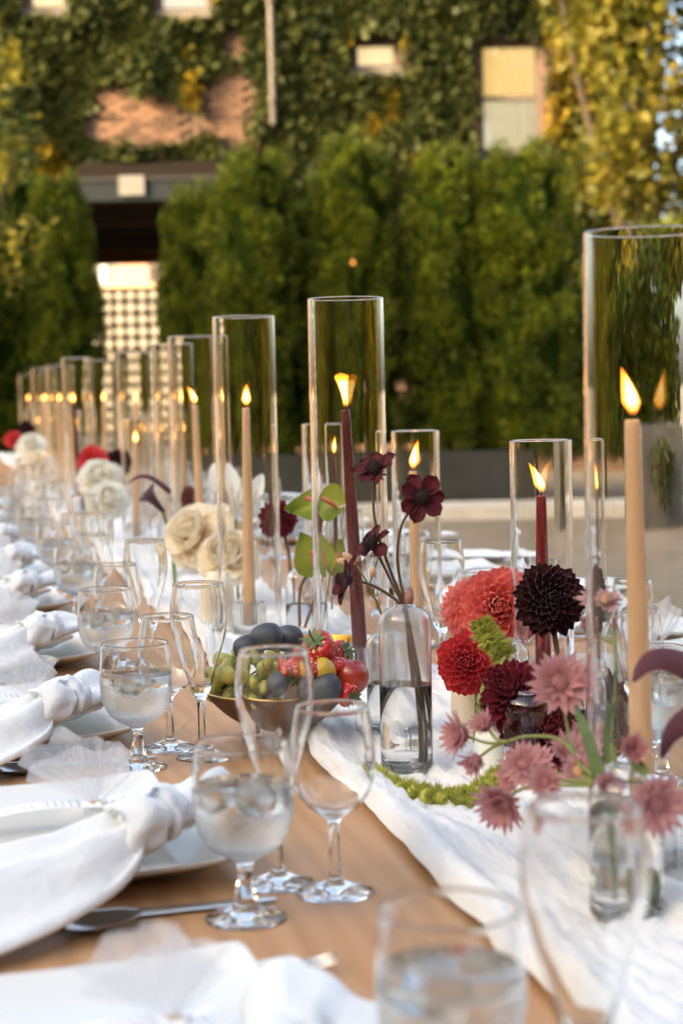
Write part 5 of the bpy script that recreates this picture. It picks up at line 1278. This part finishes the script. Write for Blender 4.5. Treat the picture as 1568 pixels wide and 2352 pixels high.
calla('ivory calla lily above the left cream rose', (-0.2280, 3.5500, 0.9329), .105, (-.12, -.35, .95), P_white, [(-0.2265, 3.5500, 0.8524), (-0.2233, 3.5000, 0.7510)], M_yel, 2.2, .9)
calla('ivory calla lily right of the peach candle', (-0.1913, 3.6000, 0.9375), .085, (.45, -.35, .9), P_white, [(-0.2026, 3.6000, 0.8471), (-0.2101, 3.5000, 0.7508)], M_yel, .4, .8)

# ---- roses
ROSE = {}
def rose(label, c, R, face, mat, stem, n=34, seed=0):
    if mat.name not in ROSE: ROSE[mat.name] = [petal_mesh('petal', mat, 1.0, .46, .85, -.45, .0, nu=8, nv=6, wavy=.03), petal_mesh('petal', mat, 1.0, .60, .60, -.10, .0, nu=9, nv=8, wavy=.05), petal_mesh('petal', mat, 1.0, .66, .40, .75, .0, nu=9, nv=8, wavy=.07)]
    o = thing('rose', label, 'rose', c, 0, 'roses'); M0 = axis_matrix((0, 0, 0), face, seed)
    bloom_petals(o, M0 @ Matrix.Translation((0, 0, -.35*R)), n, ROSE[mat.name], lambda q: lerp(.05, 1.42, q**.95), lambda q: R*lerp(.52, 1.12, q**.8), lambda q: R*lerp(.02, .10, q), z0=R*.12, seed=seed, jit=.22)
    q = MB(); q.ball((0, 0, -.30*R), (.2*R, .2*R, .16*R), 10, 7); q.v = [tuple(M0 @ Vector(v)) for v in q.v]; part('hip', q, M_calyx, o)
    cw = Vector(c); stem_part(o, [-Vector(face).normalized()*.35*R]+[Vector(p)-cw for p in stem], .0035); return o
rose('upper cream rose opened to the left', (-0.2923, 3.3800, 0.9196), .060, (-.45, -.75, .45), P_rose, [(-0.2705, 3.4000, 0.8421), (-0.2497, 3.3800, 0.7668)], 36, 1)
rose('lower cream rose beside the peach candle', (-0.2203, 3.3000, 0.8831), .056, (-.15, -.75, .55), P_rose, [(-0.2273, 3.3200, 0.8243), (-0.2398, 3.3600, 0.7691)], 36, 2)
rose('ivory rose under the far red dahlia', (-0.6794, 4.9000, 0.9596), .056, (0, -.8, .5), P_white, [(-0.6774, 4.9000, 0.8674), (-0.6759, 4.9000, 0.7934)], 30, 3)
rose('ivory rose lower right of the far red dahlia', (-0.6343, 4.7500, 0.9066), .050, (.2, -.8, .4), P_white, [(-0.6406, 4.8000, 0.8373), (-0.6420, 4.8000, 0.7890)], 30, 4)
rose('ivory rose far back near the left edge', (-1.2748, 7.2000, 0.9924), .055, (0, -.8, .5), P_white, [(-1.2748, 7.2000, 0.8843), (-1.2754, 7.2000, 0.8122)], 26, 5)
rose('cream rose far back below the ivory one', (-1.1494, 6.6000, 0.9391), .05, (0, -.8, .5), P_rose, [(-1.1504, 6.6000, 0.8598), (-1.1526, 6.6000, 0.7936)], 26, 6)
dahlia('far bright red dahlia over the ivory rose', (-0.7261, 5.1000, 0.9979), .048, (-.1, -.8, .5), P_red, [(-0.7209, 5.1000, 0.9185), (-0.7193, 5.1000, 0.8032)], 60)
dahlia('far black dahlia right of the red one', (-0.6677, 5.2000, 0.9874), .042, (.3, -.8, .3), P_black, [(-0.6778, 5.2000, 0.9120), (-0.6861, 5.2000, 0.8077)], 60, .5)
dahlia('small far red dahlia near the left edge', (-1.4996, 8.0000, 0.9921), .045, (0, -.8, .4), P_red, [(-1.4990, 8.0000, 0.8921), (-1.4991, 8.0000, 0.8321)], 50)
dahlia('far black dahlia near the left edge', (-1.4740, 8.2000, 1.0371), .045, (0, -.8, .4), P_black, [(-1.4757, 8.2000, 0.9244), (-1.4764, 8.2000, 0.8424)], 50, .5)
dahlia('far burgundy dahlia behind the fourth tall cylinder', (-0.3983, 4.5000, 0.9116), .042, (.1, -.8, .4), P_burg, [(-0.3982, 4.5000, 0.8324), (-0.3997, 4.5000, 0.7758)], 60, .5)
for i, (x_, y_, d_) in enumerate(((100, 1140, 6.2), (125, 1200, 5.4), (180, 1170, 5.6), (15, 1080, 7.6), (285, 1190, 4.6), (325, 1180, 4.7), (200, 1215, 5.0), (420, 1290, 4.0))):
    pass

# ---- green anthuriums
def anthurium(label, base, face, tipdir, L, W, stem, cup=.25):
    """heart-shaped spathe with a leaning spadix"""
    c = Vector(base); o = thing('anthurium', label, 'anthurium', c, 0, 'green anthuriums')
    n_ = Vector(face).normalized(); t_ = Vector(tipdir); t_ = (t_-n_*t_.dot(n_)).normalized(); w_ = t_.cross(n_)
    mb = MB(); rows = []
    for i in range(15):
        u = -0.28+1.28*i/14
        hw = W*(math.sin(PI*min(1, max(0, (u+.30)/1.30))**.62)**.9) if u < .999 else .0
        row = []
        for j in range(13):
            q = 2*j/12-1; cut = .28*max(0, 1-abs(q)*2.2) if u < 0 else 0
            uu = u+cut*(1 if u < -.02 else 0)
            p = t_*(uu*L)+w_*(q*hw) + n_*(cup*W*q*q+.10*L*(uu**2)*(-1)+.012*math.sin(7*u+2*q)*abs(q)*W*4*.5)
            row.append(p)
        rows.append(row)
    mb.grid(rows); part('spathe', mb, P_anth, o)
    q = MB(); q.tube(spline([n_*.002, n_*.02+t_*L*.15, n_*.035+t_*L*.42], 4), [.0042]*5+[.0038]*3+[.0026], 9); part('spadix', q, M_spadix, o)
    stem_part(o, [Vector((0, 0, 0))]+[Vector(p)-c for p in stem], .0026, M_stem_br)
anthurium('upper green anthurium with its tip pointing left', (-0.0134, 2.8500, 0.9979), (-.35, -.75, .55), (-1, -.1, .25), .085, .036, [(-0.0182, 2.8600, 0.9434), (-0.0314, 2.8600, 0.8281)], .5)
anthurium('lower left green anthurium, folded, coral spadix', (-0.0454, 2.8000, 0.9068), (.15, -.95, .10), (-.35, 0, .9), .060, .032, [(-0.0687, 2.8000, 0.8719), (-0.0713, 2.7900, 0.8096)], .35)
anthurium('lower right green anthurium behind the burgundy candle', (-0.0303, 2.9000, 0.8964), (.25, -.9, .15), (.55, 0, .8), .055, .030, [(-0.0491, 2.8600, 0.8430), (-0.0636, 2.8200, 0.8053)], .2)

# ================================================================== FRUIT BOWL
bc = Vector((-0.0834, 2.4312, 0.7600)); 
M_bowl = pmat('turned_wood_bowl', (.11, .048, .018), (.19, .09, .034), scale=14, rough=.6, stretch=(1, 1, 6))
M_rim = pmat('brass_rim', (.72, .50, .20), rough=.3, metal=1)
bs, bt = 0.3901, 2.0163
bt += .055
bo = thing('fruit_bowl', 'wooden footed bowl piled with fruit', 'bowl', tw(bs, bt, .002))
part('bowl_body', MB().lathe(smooth_prof([(0, .018), (.030, .018), (.060, .034), (.082, .054), (.0905, .066)], 5)+[(.0895, .0675)]+smooth_prof([(.087, .066), (.077, .055), (.055, .040), (.028, .026), (0, .024)], 5), 56), M_bowl, bo)
part('rim', MB().lathe([(.0908, .0655), (.0918, .0668), (.0908, .0682), (.0888, .0676)], 56), M_rim, bo)
for i in range(3):
    a = 2*PI*i/3+.6; q = MB(); q.tube([(.040*math.cos(a), .040*math.sin(a), .024), (.048*math.cos(a), .048*math.sin(a), 0)], [.007, .005], 9); part('foot', q, M_bowl, bo)
BC = tw(bs, bt, 0)
M_plumf = pmat('dark_plum_skin', (.022, .023, .032), (.095, .105, .125), scale=26, rough=.55, bump=.05)
M_grape = pmat('green_grape_skin', (.46, .44, .070), (.62, .58, .16), scale=14, rough=.3, sss=.35, coat=.2)
M_neck = pmat('nectarine_skin', (.20, .006, .008), (.42, .045, .022), scale=18, rough=.3, coat=.25)
M_yplum = pmat('yellow_plum_skin', (.48, .30, .035), (.60, .40, .06), scale=22, rough=.4, sss=.15)
def berrymat():
    mt, nt, out = newmat('strawberry_skin'); b = N(nt, 'ShaderNodeBsdfPrincipled'); nt.links.new(b.outputs[0], out.inputs[0]); b.inputs['Roughness'].default_value = .25; b.inputs['Coat Weight'].default_value = .3
    tc = N(nt, 'ShaderNodeTexCoord'); vo = N(nt, 'ShaderNodeTexVoronoi'); vo.inputs['Scale'].default_value = 210; vo.inputs['Randomness'].default_value = .35; nt.links.new(tc.outputs['Object'], vo.inputs['Vector'])
    nt.links.new(ramp(nt, vo.outputs['Distance'], [(.22, (.85, .52, .18)), (.32, (.36, .006, .007)), (.7, (.58, .020, .020))]), b.inputs['Base Color'])
    bp = N(nt, 'ShaderNodeBump'); bp.inputs['Strength'].default_value = .6; bp.inputs['Distance'].default_value = .0012; nt.links.new(vo.outputs['Distance'], bp.inputs['Height']); nt.links.new(bp.outputs[0], b.inputs['Normal']); return mt
M_berry = berrymat()
PLUM = MB().lathe(smooth_prof([(0, -.021), (.007, -.0205), (.0150, -.014), (.0178, 0), (.0150, .0135), (.0075, .0195), (.0015, .0188), (0, .0175)], 5), 26).mesh('skin', [M_plumf])
YPL = MB().lathe(smooth_prof([(0, -.017), (.009, -.0155), (.0148, -.006), (.0150, .005), (.0105, .014), (.003, .0165), (0, .0155)], 5), 24).mesh('skin', [M_yplum])
NEC = MB().lathe(smooth_prof([(0, -.021), (.011, -.0195), (.0195, -.009), (.0210, .003), (.0165, .0150), (.0080, .0195), (.0035, .0165), (0, .0140)], 6), 30).mesh('skin', [M_neck])
BER = MB().lathe(smooth_prof([(0, -.0290), (.0045, -.0268), (.0112, -.0125), (.0166, .004), (.0150, .0125), (.006, .0155), (0, .0148)], 5), 24).mesh('flesh', [M_berry])
GRA = MB().ball((0, 0, 0), (.0093, .0093, .0122), 14, 10).mesh('grape', [M_grape])
stalk_me = MB().tube([(0, 0, 0), (.001, 0, .006), (.003, 0, .012)], [.0011, .0009, .0011], 6).mesh('stalk', [M_bark])
cap = MB()
for i in range(9):
    a = 2*PI*i/9; d = Vector((math.cos(a), math.sin(a), 0)); w = Vector((-d.y, d.x, 0))
    cap.add([Vector((0, 0, .0155)), d*.007+w*.003+Vector((0, 0, .017)), d*.015+Vector((0, 0, .0175+.004*math.sin(i*2.3))), d*.007-w*.003+Vector((0, 0, .017))], [(0, 1, 2, 3)])
cap.tube([(0, 0, .015), (.001, .001, .024), (.004, .001, .030)], [.0012, .0010, .0012], 6); CAP = cap.mesh('leaf_cap', [M_leaf])
def fruit(nm, label, cat, pos, parts_, rot, sc=1.0):
    o = thing(nm, label, cat, pos); o.rotation_euler = rot; o.scale = (sc,)*3
    for n2, me in parts_: link(n2, me, o)
    return o
fy = BC.y
for lab, p, rot, sc in (('dark plum on top of the pile, centre', (-0.0937, 2.0900, 0.8942), (.3, 1.35, .2), .92), ('dark plum at back of the pile, right of the top one', (-0.0689, 2.1200, 0.8872), (.2, 1.45, -.4), .92), ('dark plum lowest at the back left of the pile', (-0.1167, 2.1000, 0.8799), (.1, 1.3, .1), .88), ('large dark plum at the front rim of the bowl', (-0.0242, 2.0200, 0.8410), (.2, 1.2, -.15), 1.0), ('dark plum half buried between grapes and strawberries', (-0.0772, 2.0100, 0.8490), (.4, 1.1, .5), .8)):
    fruit('plum', lab, 'plum', p, (('skin', PLUM),), rot, sc)
for lab, p, rot, sc in (('biggest strawberry on top of the fruit', (-0.0277, 2.0500, 0.8829), (.5, -.75, .3), 1.2), ('strawberry tucked left of the yellow plum', (-0.0453, 2.0300, 0.8656), (2.6, .2, .3), 1.1), ('strawberry behind the biggest one at the right', (-0.0083, 2.0800, 0.8706), (.7, .9, .2), .98), ('strawberry above the nectarine', (-0.0121, 2.0500, 0.8627), (.4, 2.0, .6), .80), ('strawberry on the grapes left of the yellow plum', (-0.0630, 2.0200, 0.8635), (2.3, -.5, .2), .85), ('strawberry at the front right rim under the nectarine', (0.0012, 2.0300, 0.8336), (1.1, 2.4, .4), .85)):
    fruit('strawberry', lab, 'strawberry', p, (('flesh', BER), ('leaf_cap', CAP)), rot, sc)
fruit('yellow_plum', 'small yellow plum in the middle of the fruit', 'plum', (-0.0259, 2.0300, 0.8595), (('skin', YPL), ('stalk', stalk_me)), (.5, -.4, 0), 1.0)
fruit('nectarine', 'shiny red nectarine at the right of the bowl', 'nectarine', (0.0073, 2.0500, 0.8488), (('skin', NEC),), (.25, .35, .2), 1.0)
gb = thing('grape_bunch', 'bunch of green grapes filling the left half of the bowl', 'grapes', BC+Vector((-.038, -.01, .07)))
r_ = random.Random(5); placed = []
tries = 0
while len(placed) < 44 and tries < 6000:
    tries += 1
    p = Vector((r_.uniform(-.052, .040), r_.uniform(-.06, .04), r_.uniform(-.02, .045)))
    wp_ = gb.location+p-BC
    if math.hypot(wp_.x, wp_.y) > .030+.052*min(1, max(0, (wp_.z-.03)/.035)) + (.004 if wp_.z > .07 else 0): continue
    if wp_.z > .112-.5*max(0, abs(wp_.x+.02)-.03): continue
    if any((p-q).length < .0165 for q in placed): continue
    placed.append(p)
placed.sort(key=lambda v: v.z)
for p in placed: link('grape', GRA, gb, loc=p, rot=(r_.uniform(-1.2, 1.2), r_.uniform(-1.2, 1.2), r_.uniform(0, 6)))
q = MB(); q.tube(spline([(-.03, 0, .0), (0, .005, .02), (.03, 0, .015), (.05, .01, .0)], 4), .0016, 6); part('stalk', q, M_bark, gb)
# dark bowl with gilded inside, behind the fruit
M_gilt = pmat('gilt_lining', (.80, .42, .05), (.90, .55, .10), scale=30, rough=.25, metal=.9)
gb2 = thing('gilded_bowl', 'small black bowl with gold inside behind the fruit', 'bowl', tw(0.5557, 2.5511, .004))
part('shell', MB().lathe([(0, .001), (.030, .001)]+smooth_prof([(.034, .003), (.055, .022), (.064, .048)], 5)+[(.063, .0492), (.0625, .0485)], 44), pmat('black_bowl', (.015, .015, .015), rough=.4), gb2)
part('lining', MB().lathe([(.0625, .0485)]+smooth_prof([(.062, .047), (.053, .023), (.032, .006), (0, .0045)], 5), 44), M_gilt, gb2)
